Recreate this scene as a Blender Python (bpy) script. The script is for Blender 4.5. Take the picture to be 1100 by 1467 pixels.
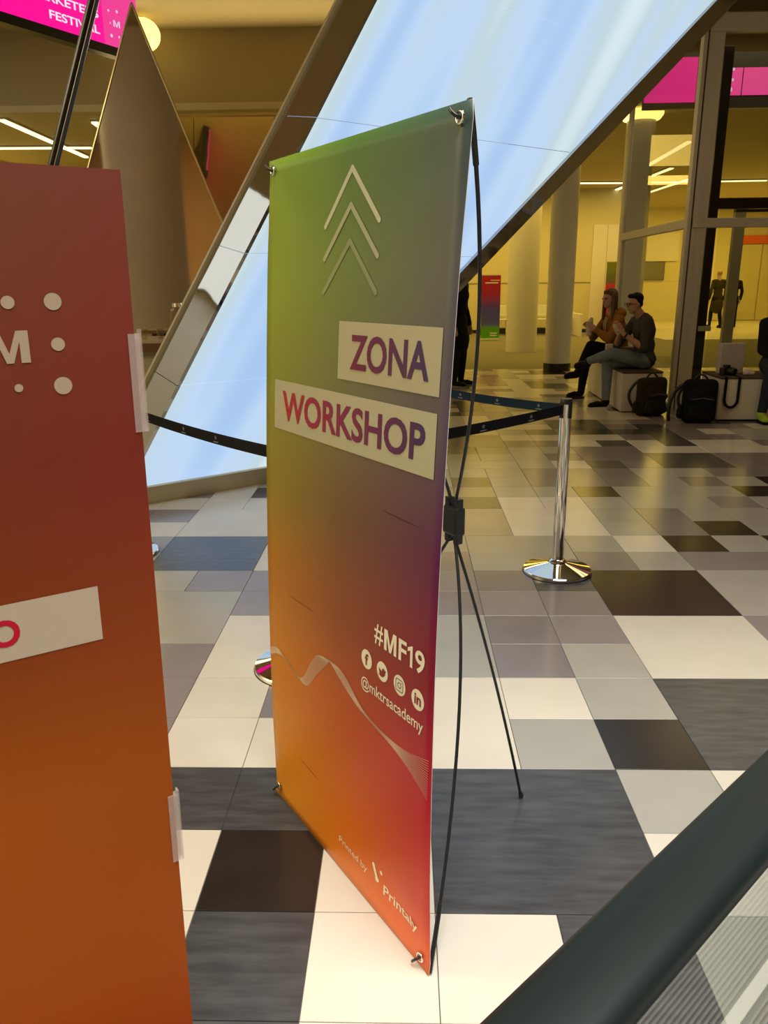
import bpy, bmesh, math, random
from mathutils import Vector, Matrix
for o in list(bpy.data.objects): bpy.data.objects.remove(o, do_unlink=True)
SC = bpy.context.scene
C = SC.collection
V3 = Vector
# ---------------------------------------------------------------- camera
CAMZ = 1.5
FPX, PITCH, YAW, ROLL = 1113.364, 0.28605785, 0.02717599, -0.01045863
def cam_axes():
    cy, sy, cp, sp = math.cos(YAW), math.sin(YAW), math.cos(PITCH), math.sin(PITCH)
    f = V3((-sy*cp, cy*cp, -sp)); rt = V3((cy, sy, 0)); up = rt.cross(f)
    c, s = math.cos(ROLL), math.sin(ROLL)
    return c*rt + s*up, -s*rt + c*up, f
CR, CU, CF = cam_axes()
cam = bpy.data.cameras.new('camera'); co = bpy.data.objects.new('camera', cam); C.objects.link(co)
cam.sensor_fit = 'HORIZONTAL'; cam.sensor_width = 36.0; cam.lens = FPX/1100*36.0
cam.clip_start = 0.02; cam.clip_end = 200
m = Matrix.Identity(4)
for i in range(3):
    m[i][0] = CR[i]; m[i][1] = CU[i]; m[i][2] = -CF[i]
m[0][3], m[1][3], m[2][3] = 0, 0, CAMZ
co.matrix_world = m
SC.camera = co
def to_px(p):
    d = V3(p) - V3((0, 0, CAMZ)); z = d.dot(CF)
    if z < 0.05: return None
    return 550 + FPX*d.dot(CR)/z, 733.5 - FPX*d.dot(CU)/z, z
# ---------------------------------------------------------------- light
W = bpy.data.worlds.new('world'); SC.world = W; W.use_nodes = True
W.node_tree.nodes['Background'].inputs[0].default_value = (1.0, 0.86, 0.62, 1)
W.node_tree.nodes['Background'].inputs[1].default_value = 0.10
SC.view_settings.view_transform = 'Standard'; SC.view_settings.look = 'None'
SC.view_settings.exposure = 0.0; SC.view_settings.gamma = 1.0; SC.view_settings.use_curve_mapping = False
def area(name, loc, size, sizey, power, col, target=None, spread=180):
    l = bpy.data.lights.new(name, 'AREA'); l.shape = 'RECTANGLE'; l.size = size; l.size_y = sizey
    l.energy = power; l.color = col; l.spread = math.radians(spread)
    o = bpy.data.objects.new(name, l); C.objects.link(o); o.location = loc
    if target: o.rotation_euler = (V3(target)-V3(loc)).to_track_quat('-Z', 'Y').to_euler()
    return o
NEUT = (1.0, 0.95, 0.87); WARM = (1.0, 0.68, 0.13)
area('ceiling_lamp_atrium', (1.1, -0.2, 5.1), 3.4, 3.4, 196, NEUT, None, 96)
area('ceiling_lamp_entrance', (3.4, 5.8, 5.1), 3.0, 3.0, 27, (1.0, 0.68, 0.38), None, 150)
area('ceiling_lamp_left', (-7.0, 1.4, 5.1), 2.4, 3.6, 430, (1.0, 0.82, 0.46))
area('edge_mirror_fill', (-6.8, 9.0, 5.15), 3.2, 5.0, 42, (0.95, 1.0, 0.96))  # added light panel, so the mirrored slab edge reflects something whitish
area('ceiling_lamp_hall', (2.5, 17.5, 4.02), 8.0, 4.0, 220, WARM)
area('ceiling_lamp_hall_back', (3.0, 22.2, 4.02), 9.0, 2.0, 230, WARM)
area('ceiling_lamp_recess', (11.0, 26.5, 4.02), 6.0, 6.0, 420, WARM)
area('ceiling_lamp_hall_left', (-6.0, 17.0, 4.02), 5.0, 4.0, 200, WARM)
area('ceiling_lamp_vestibule', (5.4, 10.9, 4.96), 3.6, 2.2, 60, (1.0, 0.78, 0.40))
area('ceiling_fill_left', (-2.0, 12.85, 4.2), 5.0, 0.4, 70, (1.0, 0.80, 0.42), (-2.0, 8.6, 5.8))  # added uplight without a known fixture, brightens the dark ceiling
# ---------------------------------------------------------------- helpers
def lin(r, g, b):
    f = lambda c: (c/255/12.92) if c/255 <= 0.04045 else ((c/255+0.055)/1.055)**2.4
    return (f(r), f(g), f(b))
MATS = {}
def mat(name, col, rough=0.5, metal=0.0, spec=0.5, var=0.08, scale=6.0, bump=0.0, stretch=(1, 1, 1), rnd=0.0, coat=0.0):
    if name in MATS: return MATS[name]
    M = bpy.data.materials.new(name); M.use_nodes = True; nt = M.node_tree; N = nt.nodes; L = nt.links
    p = N['Principled BSDF']
    p.inputs['Roughness'].default_value = rough; p.inputs['Metallic'].default_value = metal
    p.inputs['Specular IOR Level'].default_value = spec; p.inputs['Coat Weight'].default_value = coat
    tc = N.new('ShaderNodeTexCoord'); mp = N.new('ShaderNodeMapping'); mp.inputs['Scale'].default_value = stretch
    nz = N.new('ShaderNodeTexNoise'); nz.inputs['Scale'].default_value = scale; nz.inputs['Detail'].default_value = 5
    geo = N.new('ShaderNodeNewGeometry')
    L.new(geo.outputs['Position'] if rnd else tc.outputs['Object'], mp.inputs[0]); L.new(mp.outputs[0], nz.inputs['Vector'])
    mr = N.new('ShaderNodeMapRange'); mr.inputs[1].default_value = 0.25; mr.inputs[2].default_value = 0.75
    mr.inputs[3].default_value = 1-var; mr.inputs[4].default_value = 1+var
    L.new(nz.outputs['Fac'], mr.inputs[0])
    mx = N.new('ShaderNodeVectorMath'); mx.operation = 'SCALE'; mx.inputs[0].default_value = col
    last = mr.outputs[0]
    if rnd:
        oi = N.new('ShaderNodeObjectInfo'); m2 = N.new('ShaderNodeMapRange'); m2.inputs[3].default_value = 1-rnd; m2.inputs[4].default_value = 1+rnd
        L.new(oi.outputs['Random'], m2.inputs[0]); mm = N.new('ShaderNodeMath'); mm.operation = 'MULTIPLY'
        L.new(last, mm.inputs[0]); L.new(m2.outputs[0], mm.inputs[1]); last = mm.outputs[0]
    L.new(last, mx.inputs['Scale']); L.new(mx.outputs[0], p.inputs['Base Color'])
    if bump:
        b = N.new('ShaderNodeBump'); b.inputs['Strength'].default_value = bump; b.inputs['Distance'].default_value = 0.01
        L.new(nz.outputs['Fac'], b.inputs['Height']); L.new(b.outputs[0], p.inputs['Normal'])
    MATS[name] = M; return M
def emit(name, col, strength):
    if name in MATS: return MATS[name]
    M = bpy.data.materials.new(name); M.use_nodes = True; p = M.node_tree.nodes['Principled BSDF']
    p.inputs['Base Color'].default_value = (0.02, 0.02, 0.02, 1); p.inputs['Emission Color'].default_value = (*col, 1)
    p.inputs['Emission Strength'].default_value = strength; MATS[name] = M; return M
def printed(name, rough=0.45, spec=0.3, sheen=0.0):
    """surface whose print colour is stored per vertex"""
    if name in MATS: return MATS[name]
    M = bpy.data.materials.new(name); M.use_nodes = True; N = M.node_tree.nodes
    a = N.new('ShaderNodeAttribute'); a.attribute_name = 'ink'
    p = N['Principled BSDF']; p.inputs['Roughness'].default_value = rough; p.inputs['Specular IOR Level'].default_value = spec
    M.node_tree.links.new(a.outputs['Color'], p.inputs['Base Color']); MATS[name] = M; return M
def glass_mat(name, tint=(0.93, 0.97, 0.95), ior=1.45, mul=1.0):
    if name in MATS: return MATS[name]
    M = bpy.data.materials.new(name); M.use_nodes = True; nt = M.node_tree; N = nt.nodes
    N.remove(N['Principled BSDF']); out = N['Material Output']
    t = N.new('ShaderNodeBsdfTransparent'); t.inputs[0].default_value = (*tint, 1)
    g = N.new('ShaderNodeBsdfGlossy'); g.inputs['Roughness'].default_value = 0.015
    f = N.new('ShaderNodeFresnel'); f.inputs[0].default_value = ior
    mm = N.new('ShaderNodeMath'); mm.operation = 'MULTIPLY'; mm.inputs[1].default_value = mul; mm.use_clamp = True
    x = N.new('ShaderNodeMixShader')
    ge = N.new('ShaderNodeNewGeometry'); iv_ = N.new('ShaderNodeMath'); iv_.operation = 'SUBTRACT'; iv_.inputs[0].default_value = 1.0
    m3 = N.new('ShaderNodeMath'); m3.operation = 'MULTIPLY'
    nt.links.new(ge.outputs['Backfacing'], iv_.inputs[1]); nt.links.new(f.outputs[0], mm.inputs[0])
    nt.links.new(mm.outputs[0], m3.inputs[0]); nt.links.new(iv_.outputs[0], m3.inputs[1]); nt.links.new(m3.outputs[0], x.inputs[0])
    nt.links.new(t.outputs[0], x.inputs[1]); nt.links.new(g.outputs[0], x.inputs[2]); nt.links.new(x.outputs[0], out.inputs[0])
    MATS[name] = M; return M
def tag(o, label=None, cat=None, group=None, kind=None):
    if label: o['label'] = label
    if cat: o['category'] = cat
    if group: o['group'] = group
    if kind: o['kind'] = kind
    return o
def empty(name, loc=(0, 0, 0), rz=0.0, parent=None):
    o = bpy.data.objects.new(name, None); C.objects.link(o); o.location = loc; o.rotation_euler = (0, 0, rz)
    o.empty_display_size = 0.1
    if parent: o.parent = parent
    return o
def link(name, me, parent=None):
    o = bpy.data.objects.new(name, me); C.objects.link(o)
    if parent: o.parent = parent
    return o
def done(name, bm, ma, parent=None, smooth=False, recalc=True):
    me = bpy.data.meshes.new(name)
    if recalc: bmesh.ops.recalc_face_normals(bm, faces=bm.faces[:])
    bm.to_mesh(me); bm.free()
    if ma: me.materials.append(ma)
    if smooth:
        for p in me.polygons: p.use_smooth = True
    return link(name, me, parent)
def sharp(o, ang=40):
    o.data.set_sharp_from_angle(angle=math.radians(ang)); return o
def bx(bm, lo, hi, bev=0.0, mtx=None):
    r = bmesh.ops.create_cube(bm, size=1)
    vs = r['verts']
    for v in vs:
        v.co = V3([lo[i] + (v.co[i]+0.5)*(hi[i]-lo[i]) for i in range(3)])
    if bev:
        es = list({e for v in vs for e in v.link_edges})
        rr = bmesh.ops.bevel(bm, geom=es, offset=bev, segments=2, profile=0.5, affect='EDGES')
        vs = list({v for f in rr['faces'] for v in f.verts} | {v for v in vs if v.is_valid})
    if mtx: bmesh.ops.transform(bm, matrix=mtx, verts=[v for v in vs if v.is_valid])
    return vs
def box(name, lo, hi, ma, parent=None, bev=0.0):
    bm = bmesh.new(); bx(bm, lo, hi, bev); return done(name, bm, ma, parent)
def tube(bm, pts, r, seg=10, cap=True):
    pts = [V3(p) for p in pts]; n = len(pts); rings = []
    rs = r if isinstance(r, (list, tuple)) else [r]*n
    ref = None
    for i, p in enumerate(pts):
        t = (pts[min(i+1, n-1)] - pts[max(i-1, 0)]).normalized()
        if ref is None:
            ref = V3((0, 0, 1)) if abs(t.z) < 0.9 else V3((1, 0, 0))
        u = (ref - t*ref.dot(t)).normalized(); w = t.cross(u); ref = u
        rings.append([bm.verts.new(p + rs[i]*(math.cos(2*math.pi*k/seg)*u + math.sin(2*math.pi*k/seg)*w)) for k in range(seg)])
    for a, b in zip(rings, rings[1:]):
        for k in range(seg): bm.faces.new((a[k], a[(k+1) % seg], b[(k+1) % seg], b[k]))
    if cap: bm.faces.new(rings[0][::-1]); bm.faces.new(rings[-1])
def tube_obj(name, pts, r, ma, parent=None, seg=10):
    bm = bmesh.new(); tube(bm, pts, r, seg); return sharp(done(name, bm, ma, parent, True), 50)
def lathe(bm, prof, seg=32, c=(0, 0, 0)):
    rings = []
    for r, z in prof:
        if r < 1e-5: rings.append([bm.verts.new((c[0], c[1], c[2]+z))])
        else: rings.append([bm.verts.new((c[0]+r*math.cos(2*math.pi*k/seg), c[1]+r*math.sin(2*math.pi*k/seg), c[2]+z)) for k in range(seg)])
    for a, b in zip(rings, rings[1:]):
        for k in range(seg):
            k2 = (k+1) % seg
            if len(a) == 1 and len(b) == 1: continue
            if len(a) == 1: bm.faces.new((a[0], b[k2], b[k]))
            elif len(b) == 1: bm.faces.new((a[k], a[k2], b[0]))
            else: bm.faces.new((a[k], a[k2], b[k2], b[k]))
def lathe_obj(name, prof, ma, parent=None, seg=32, c=(0, 0, 0), ang=35):
    bm = bmesh.new(); lathe(bm, prof, seg, c); return sharp(done(name, bm, ma, parent, True), ang)
def bez(a, b, c, n=14):
    a, b, c = V3(a), V3(b), V3(c)
    return [(1-t)**2*a + 2*t*(1-t)*b + t*t*c for t in [i/(n-1) for i in range(n)]]
def ink(me, fn):
    at = me.color_attributes.get('ink') or me.color_attributes.new('ink', 'FLOAT_COLOR', 'POINT')
    for i, v in enumerate(me.vertices): at.data[i].color = (*fn(v.co), 1)
# printed marks: flat outlines in (u,v) metres of a surface, mapped by fn(u,v,lift) -> xyz
def text_polys(body, x0, x1, y0, y1, bold=0.0, shear=0.0, spacing=1.0):
    cu = bpy.data.curves.new('txt', 'FONT'); cu.body = body; cu.offset = bold; cu.shear = shear; cu.space_character = spacing
    cu.resolution_u = 4; cu.fill_mode = 'FRONT'
    o = bpy.data.objects.new('txt', cu); C.objects.link(o)
    dg = bpy.context.evaluated_depsgraph_get(); dg.update()
    me = bpy.data.meshes.new_from_object(o.evaluated_get(dg))
    bpy.data.objects.remove(o)
    xs = [v.co.x for v in me.vertices]; ys = [v.co.y for v in me.vertices]
    ax, bx_, ay, by = min(xs), max(xs), min(ys), max(ys)
    pts = [(x0+(v.co.x-ax)/(bx_-ax)*(x1-x0), y0+(v.co.y-ay)/(by-ay)*(y1-y0)) for v in me.vertices]
    fs = [tuple(p.vertices) for p in me.polygons]
    bpy.data.meshes.remove(me)
    return pts, fs
def glyph_M(x0, x1, y0, y1, t=.21):
    P = [(0, 0), (t, 0), (t, .66), (.5-.085, 0), (.5+.085, 0), (1-t, .66), (1-t, 0), (1, 0), (1, 1), (1-t*1.28, 1), (.5, .30), (t*1.28, 1), (0, 1)]
    P = [(x0+a*(x1-x0), y0+b*(y1-y0)) for a, b in P]
    return P, [(0, 1, 2, 12), (2, 11, 12), (2, 3, 10, 11), (3, 4, 10), (4, 5, 9, 10), (5, 8, 9), (5, 6, 7, 8)]
def glyph_1(x0, x1, y0, y1):
    P = [(.52, 0), (1, 0), (1, 1), (.82, 1), (0, .84), (0, .66), (.52, .76)]
    return [(x0+a*(x1-x0), y0+b*(y1-y0)) for a, b in P], [(0, 1, 2, 3, 6), (3, 4, 5, 6)]
def poly_mark(name, pts, fs, fn, lift, ma, parent, colfn):
    me = bpy.data.meshes.new(name); me.from_pydata([fn(u, v, lift) for u, v in pts], [], fs)
    me.materials.append(ma)
    at = me.color_attributes.new('ink', 'FLOAT_COLOR', 'POINT')
    for i, (u, v) in enumerate(pts): at.data[i].color = (*colfn(u, v), 1)
    return link(name, me, parent)
def disc_pts(u, v, r, n=28, ru=None):
    return [(u+(ru or r)*math.cos(2*math.pi*k/n), v+r*math.sin(2*math.pi*k/n)) for k in range(n)], [tuple(range(n))]
def stroke(pts, w, closed=False):
    n = len(pts); L_, R_ = [], []
    ws = w if isinstance(w, (list, tuple)) else [w]*n
    for i in range(n):
        a = pts[(i-1) % n] if closed or i > 0 else pts[i]; b = pts[(i+1) % n] if closed or i < n-1 else pts[i]
        dx, dy = b[0]-a[0], b[1]-a[1]; l = math.hypot(dx, dy) or 1
        L_.append((pts[i][0]-dy/l*ws[i]/2, pts[i][1]+dx/l*ws[i]/2)); R_.append((pts[i][0]+dy/l*ws[i]/2, pts[i][1]-dx/l*ws[i]/2))
    P = L_+R_; F = [(i, i+1, n+i+1, n+i) for i in range(n-1)]
    if closed: F.append((n-1, 0, n, 2*n-1))
    return P, F
def merge(*items):
    P, F = [], []
    for p, f in items:
        k = len(P); P += p; F += [tuple(i+k for i in g) for g in f]
    return P, F
def rect_pts(u0, v0, u1, v1): return [(u0, v0), (u1, v0), (u1, v1), (u0, v1)], [(0, 1, 2, 3)]
def rect_grid(u0, v0, u1, v1, n=24, m=8):
    return [(u0+(u1-u0)*i/n, v0+(v1-v0)*j/m) for j in range(m+1) for i in range(n+1)], [(j*(n+1)+i, j*(n+1)+i+1, (j+1)*(n+1)+i+1, (j+1)*(n+1)+i) for j in range(m) for i in range(n)]
# ---------------------------------------------------------------- materials
M_plaster = mat('yellowed_white_plaster', (0.64, 0.575, 0.34), 0.75, var=0.04, scale=1.2)
M_white = mat('white_paint', (0.72, 0.69, 0.62), 0.55, var=0.03, scale=3)
M_ceil = mat('ceiling_olive_plaster', (0.36, 0.28, 0.12), 0.7, var=0.05, scale=0.7)
M_rear = mat('terracotta_plaster', (0.50, 0.30, 0.12), 0.7, var=0.12, scale=0.8)
M_black = mat('black_plastic', (0.012, 0.012, 0.013), 0.35, var=0.1)
M_steel = mat('polished_steel', (0.80, 0.78, 0.72), 0.07, 1.0, var=0.03, scale=2)
M_alu = mat('brushed_aluminium', (0.60, 0.57, 0.48), 0.5, 0.2, var=0.06, scale=30, stretch=(1, 1, 0.05))
M_darkmetal = mat('black_anodised_metal', (0.02, 0.02, 0.02), 0.3, 0.4, var=0.1)
M_glass = glass_mat('clear_glass')
# ================================================================ SETTING: floor of tiles
T = 0.3; OX, OY = 0.97356, 2.17136
TC = {
 'W': mat('tile_cream', (0.66, 0.625, 0.55), 0.22, spec=0.45, var=0.05, scale=3.5, rnd=0.04),
 'L': mat('tile_light_grey', (0.375, 0.37, 0.335), 0.22, spec=0.45, var=0.06, scale=4, rnd=0.07),
 'M': mat('tile_mid_grey', (0.245, 0.218, 0.222), 0.2, spec=0.45, var=0.07, scale=4, rnd=0.12),
 'D': mat('tile_slate', (0.068, 0.070, 0.076), 0.24, spec=0.45, var=0.35, scale=8, stretch=(0.8, 4.5, 1), rnd=0.15, bump=0.05),
 'K': mat('tile_near_black', (0.024, 0.019, 0.017), 0.2, spec=0.5, var=0.15, scale=5, rnd=0.1)}
LAY = """-3 -3 W -4 -3 W -5 -3 D -6 -3 W -2 -3 D -1 -3 L 0 -3 L
-6 -2 W -5 -2 K -4 -2 W -3 -2 D22 -1 -2 W 0 -2 L 1 -2 L
-7 -1 D -6 -1 D -5 -1 D -4 -1 L -1 -1 L 0 -1 W 1 -1 M
-7 0 M -6 0 W -5 0 W -4 0 W22 -2 0 L -1 0 K 0 0 D22 2 0 L -7 1 M -6 1 W -5 1 M -2 1 W -1 1 L
-8 2 W -7 2 M -6 2 W22 -4 2 L22 -2 2 M -1 2 L 0 2 W22 2 2 M22 -2 3 M -1 3 M
-8 3 L22 -6 4 M -5 4 W -4 4 L -3 4 M -2 4 M -1 4 M 0 4 K22 2 4 L22
-9 5 L -8 5 L -7 5 M -6 5 M -5 5 L -4 5 W -3 5 M -2 5 M -1 5 D
-10 6 L -9 6 W -8 6 D22 -6 6 W -5 6 L -4 6 L -3 6 M -2 6 L22 0 6 M 1 6 L 2 6 M21
-9 7 M -6 7 W -3 7 L 0 7 L 1 7 W 2 7 K 3 7 L 4 7 K
-10 8 L -9 8 W -8 8 W22 -6 8 L -5 8 W -4 8 L -3 8 M22 -1 8 W22 1 8 L 2 8 M12 3 8 K 4 8 L 1 9 L 3 9 L 4 9 L
-9 9 M -3 10 W -2 10 D -1 10 W 0 10 W 1 10 L 2 10 L22 4 10 M 5 10 L 6 10 M
-8 10 W -7 10 W -9 10 W -6 10 M -3 11 M -2 11 M -1 11 L 0 11 L 1 11 K 4 11 L 5 11 K 6 11 L
-8 11 W -7 11 D -6 11 D -2 12 D -1 12 L 0 12 M22 2 12 M12 3 12 L12 4 12 M 5 12 L 6 12 K 7 12 L
-2 13 L -1 13 L 4 13 L 5 13 M21 7 13 M -2 14 L21 0 14 L 1 14 W 2 14 D 3 14 M 4 14 D22 6 14 M22
-2 15 L -1 15 L 0 15 L12 1 15 M 2 15 M22 -2 16 D -1 16 M 1 16 L 4 16 W21 6 16 W21
-2 17 M22 0 17 M 1 17 M 2 17 W 3 17 D 4 17 W 5 17 D 6 17 W21 0 18 W 1 18 W 2 18 W21 4 18 M 5 18 D 6 18 M
0 19 L 1 19 D 2 19 M 3 19 K 4 19 D21 6 19 M 7 19 W 0 20 W21 2 20 D22 4 20 M 5 20 D 6 20 M 7 20 M
-1 20 L 0 21 W 1 21 L 4 21 L 5 21 M 6 21 M""".split()
random.seed(5)
occ = {}; tiles = []
def put(c, r, w, h, t):
    for i in range(c, c+w):
        for j in range(r, r+h):
            if (i, j) in occ: return False
    for i in range(c, c+w):
        for j in range(r, r+h): occ[(i, j)] = 1
    tiles.append((c, r, w, h, t)); return True
for k in range(0, len(LAY), 3):
    c_, r_, s_ = int(LAY[k]), int(LAY[k+1]), LAY[k+2]
    w_, h_ = (int(s_[1]), int(s_[2])) if len(s_) == 3 else (1, 1)
    put(c_, r_, w_, h_, s_[0])
C0, C1, R0, R1 = -32, 44, -24, 40
for r_ in range(R0, R1):
    for c_ in range(C0, C1):
        if (c_, r_) in occ: continue
        t = random.choices('WLMDK', (26, 28, 24, 16, 6))[0]
        w_, h_ = random.choices(((1, 1), (2, 1), (2, 2), (1, 2)), (60, 16, 16, 8))[0]
        if c_+w_ > C1: w_ = 1
        if r_+h_ > R1: h_ = 1
        if not put(c_, r_, w_, h_, t): put(c_, r_, 1, 1, t)
GAP = 0.0022; TH = 0.012
X0, X1, Y0, Y1 = OX+C0*T, OX+C1*T, OY+R0*T, OY+R1*T
floor = box('floor', (X0, Y0, -0.10), (X1, Y1, -0.004), mat('dark_grout', (0.10, 0.092, 0.085), 0.8, var=0.1))
tag(floor, 'tiled hall floor of cream, grey and black square tiles', None, None, 'structure')
vis = []
for t in tiles:
    p = to_px((OX+(t[0]+t[2]/2)*T, OY+(t[1]+t[3]/2)*T, 0))
    good = p and -60 < p[0] < 1160 and 500 < p[1] < 1540
    vis.append((p[2] if good else 1e3, t))
vis.sort(key=lambda e: e[0])
near = {id(t) for d_, t in vis[:300] if d_ < 900}
tmesh = {}
def tile_verts(w, h):
    a, b, c = GAP/2, w*T-GAP/2, h*T-GAP/2; e = 0.0012
    return [(a, a, -TH), (b, a, -TH), (b, c, -TH), (a, c, -TH), (a, a, -e), (b, a, -e), (b, c, -e), (a, c, -e),
            (a+e, a+e, 0), (b-e, a+e, 0), (b-e, c-e, 0), (a+e, c-e, 0)]
TF = [(0, 1, 5, 4), (1, 2, 6, 5), (2, 3, 7, 6), (3, 0, 4, 7), (4, 5, 9, 8), (5, 6, 10, 9), (6, 7, 11, 10), (7, 4, 8, 11), (8, 9, 10, 11)]
sv, sf, sm = [], [], []; order = 'WLMDK'
for d_, t in vis:
    c_, r_, w_, h_, k_ = t
    if id(t) in near:
        key = (w_, h_, k_)
        if key not in tmesh:
            me = bpy.data.meshes.new('tile'); me.from_pydata(tile_verts(w_, h_), [], TF); me.materials.append(TC[k_]); tmesh[key] = me
        o = link('tile', tmesh[key], floor); o.location = (OX+c_*T, OY+r_*T, 0)
    else:
        k0 = len(sv); sv += [(x+OX+c_*T, y+OY+r_*T, z) for x, y, z in tile_verts(w_, h_)]
        sf += [tuple(i+k0 for i in f) for f in TF]; sm += [order.index(k_)]*len(TF)
me = bpy.data.meshes.new('far_tiles'); me.from_pydata(sv, [], sf)
for k_ in order: me.materials.append(TC[k_])
me.polygons.foreach_set('material_index', sm)
tag(link('far_tiles', me, floor), kind='stuff')
M_carpet = mat('olive_grey_carpet', (0.20, 0.185, 0.13), 0.95, spec=0.1, var=0.12, scale=40, bump=0.1)
M_pale = mat('pale_vinyl_floor', (0.62, 0.57, 0.42), 0.4, var=0.05)
tag(box('floor_carpet', (X0, Y1, -0.10), (16.0, 24.6, 0.0), M_carpet), kind='structure')
tag(box('floor_pale', (6.9, 24.6, -0.10), (16.0, 31.2, 0.0), M_pale), kind='structure')
tag(box('floor_light_strip', (6.9, 21.1, 0.0), (16.0, 24.6, 0.004), M_pale), kind='structure')
# ---------------------------------------------------------------- shell
HC, AC = 4.1, 5.2
def struct(o): return tag(o, kind='structure')
struct(box('ceiling_atrium', (X0, Y0, AC), (16, 13.2, AC+0.1), M_ceil))
struct(box('ceiling_hall', (X0, 13.2, HC), (16, 31.2, HC+0.1), mat('ceiling_hall_paint', (0.52, 0.44, 0.24), 0.7, var=0.04)))
struct(box('wall_fascia', (X0, 13.2, HC+0.1), (16, 13.3, AC), M_ceil))
struct(box('wall_back', (X0, 24.6, 0), (6.9, 24.8, HC), M_plaster))
struct(box('wall_recess_side', (6.7, 24.8, 0), (6.9, 31.2, HC), M_plaster))
struct(box('wall_recess', (6.9, 31.0, 0), (16, 31.2, HC), M_plaster))
struct(box('wall_left', (X0-0.2, Y0, 0), (X0, 31.2, AC), M_white))
struct(box('wall_right', (16, Y0, 0), (16.2, 31.2, AC), M_plaster))
struct(box('wall_rear', (X0, Y0-0.2, 0), (16, Y0, AC), M_rear))
struct(box('trim_1', (X0, 24.585, 1.455), (6.9, 24.6, 1.485), mat('grey_dado', (0.3, 0.28, 0.2), 0.6)))
struct(box('baseboard_back', (X0, 24.58, 0), (6.9, 24.6, 0.1), M_black))
# ================================================================ LUMINOUS LEANING WALL
SA = V3((-1.827, 5.355, 0)); SD = V3((0.779, 0.627, 0)); SN = V3((0.627, -0.779, 0))
tl = math.radians(10); SU = V3((0, 0, 1))*math.cos(tl) + SN*math.sin(tl); SF = SD.cross(SU)   # SF: towards viewer side
if SF.dot(SN) < 0: SF = -SF
def S(s, h, out=0.0): return SA + SD*s + SU*h + SF*out
HB, HT = 0.135, 4.30
sl = lambda h: 0.139 + (h-0.667)*0.562            # left edge of the light surface
sr = lambda h: 2.767 + (h-1.665)*1.134            # right edge of the light surface
ro = lambda h: 2.967 + (h-1.665)*1.160            # outer edge of the right trim
TKN = 0.42
slab = empty('light_wall', S(0.4, 0))
tag(slab, 'huge leaning blue-white luminous wall with mirrored edges standing on tiles', 'light wall')
def local(o):
    o.matrix_parent_inverse = Matrix.Translation(-slab.location); return o
def glow_mat():
    M = bpy.data.materials.new('backlit_fabric'); M.use_nodes = True; nt = M.node_tree; N = nt.nodes; L = nt.links
    p = N['Principled BSDF']; p.inputs['Base Color'].default_value = (0.05, 0.06, 0.07, 1); p.inputs['Roughness'].default_value = 0.5
    p.inputs['Specular IOR Level'].default_value = 0.15
    uv = N.new('ShaderNodeUVMap'); sx = N.new('ShaderNodeSeparateXYZ'); L.new(uv.outputs[0], sx.inputs[0])
    a = N.new('ShaderNodeMath'); a.operation = 'MULTIPLY_ADD'; a.inputs[1].default_value = -0.60
    L.new(sx.outputs['Y'], a.inputs[0]); L.new(sx.outputs['X'], a.inputs[2])       # across the tubes
    cm = N.new('ShaderNodeCombineXYZ'); L.new(a.outputs[0], cm.inputs[0])
    b = N.new('ShaderNodeMath'); b.operation = 'MULTIPLY'; b.inputs[1].default_value = 0.10; L.new(sx.outputs['Y'], b.inputs[0]); L.new(b.outputs[0], cm.inputs[1])
    n = N.new('ShaderNodeTexNoise'); n.inputs['Scale'].default_value = 1.6; n.inputs['Detail'].default_value = 1.2; n.inputs['Roughness'].default_value = 0.35
    L.new(cm.outputs[0], n.inputs['Vector'])
    r = N.new('ShaderNodeValToRGB'); L.new(n.outputs['Fac'], r.inputs[0])
    e = r.color_ramp.elements; e[0].position = 0.36; e[0].color = (*lin(168, 200, 240), 1); e[1].position = 0.64; e[1].color = (*lin(220, 238, 244), 1)
    k = r.color_ramp.elements.new(0.45); k.color = (*lin(190, 216, 246), 1)
    k = r.color_ramp.elements.new(0.54); k.color = (*lin(192, 214, 224), 1)
    L.new(r.outputs[0], p.inputs['Emission Color']); p.inputs['Emission Strength'].default_value = 1.0
    return M
M_glow = glow_mat()
def slab_panel(h0, h1):
    q0 = [(sl(h0), h0), (sr(h0), h0), (sr(h1), h1), (sl(h1), h1)]
    me = bpy.data.meshes.new('light_panel')
    me.from_pydata([S(*p, 0) for p in q0]+[S(*p, -0.02) for p in q0], [], [(0, 1, 2, 3), (7, 6, 5, 4), (0, 4, 5, 1), (1, 5, 6, 2), (2, 6, 7, 3), (3, 7, 4, 0)])
    uvl = me.uv_layers.new(name='UVMap')
    for lp in me.loops: uvl.data[lp.index].uv = q0[lp.vertex_index % 4]
    me.materials.append(M_glow); return local(link('light_panel', me, slab))
hs = [HB, 0.85, 1.735, 2.62, 3.515, HT]
for h0, h1 in zip(hs, hs[1:]): slab_panel(h0, h1-0.005)
def prism(name, front, back, ma, parent):
    n = len(front); me = bpy.data.meshes.new(name)
    me.from_pydata([tuple(p) for p in front+back], [], [tuple(range(n)), tuple(range(2*n-1, n-1, -1))]+[(i, n+i, n+(i+1) % n, (i+1) % n) for i in range(n)])
    bm = bmesh.new(); bm.from_mesh(me); bmesh.ops.recalc_face_normals(bm, faces=bm.faces[:]); bm.to_mesh(me); bm.free()
    me.materials.append(ma); return link(name, me, parent)
def wavy_mirror(name, col, rough=0.03, bump=0.15, scale=2.2, stretch=(1, 1, 1)):
    M = mat(name, col, rough, 1.0, var=0.02, scale=scale, bump=bump, stretch=stretch)
    for nd in M.node_tree.nodes:
        if nd.type == 'BUMP': nd.inputs['Distance'].default_value = 0.05
        if nd.type == 'TEX_NOISE': nd.inputs['Detail'].default_value = 1.0
    return M
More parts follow.
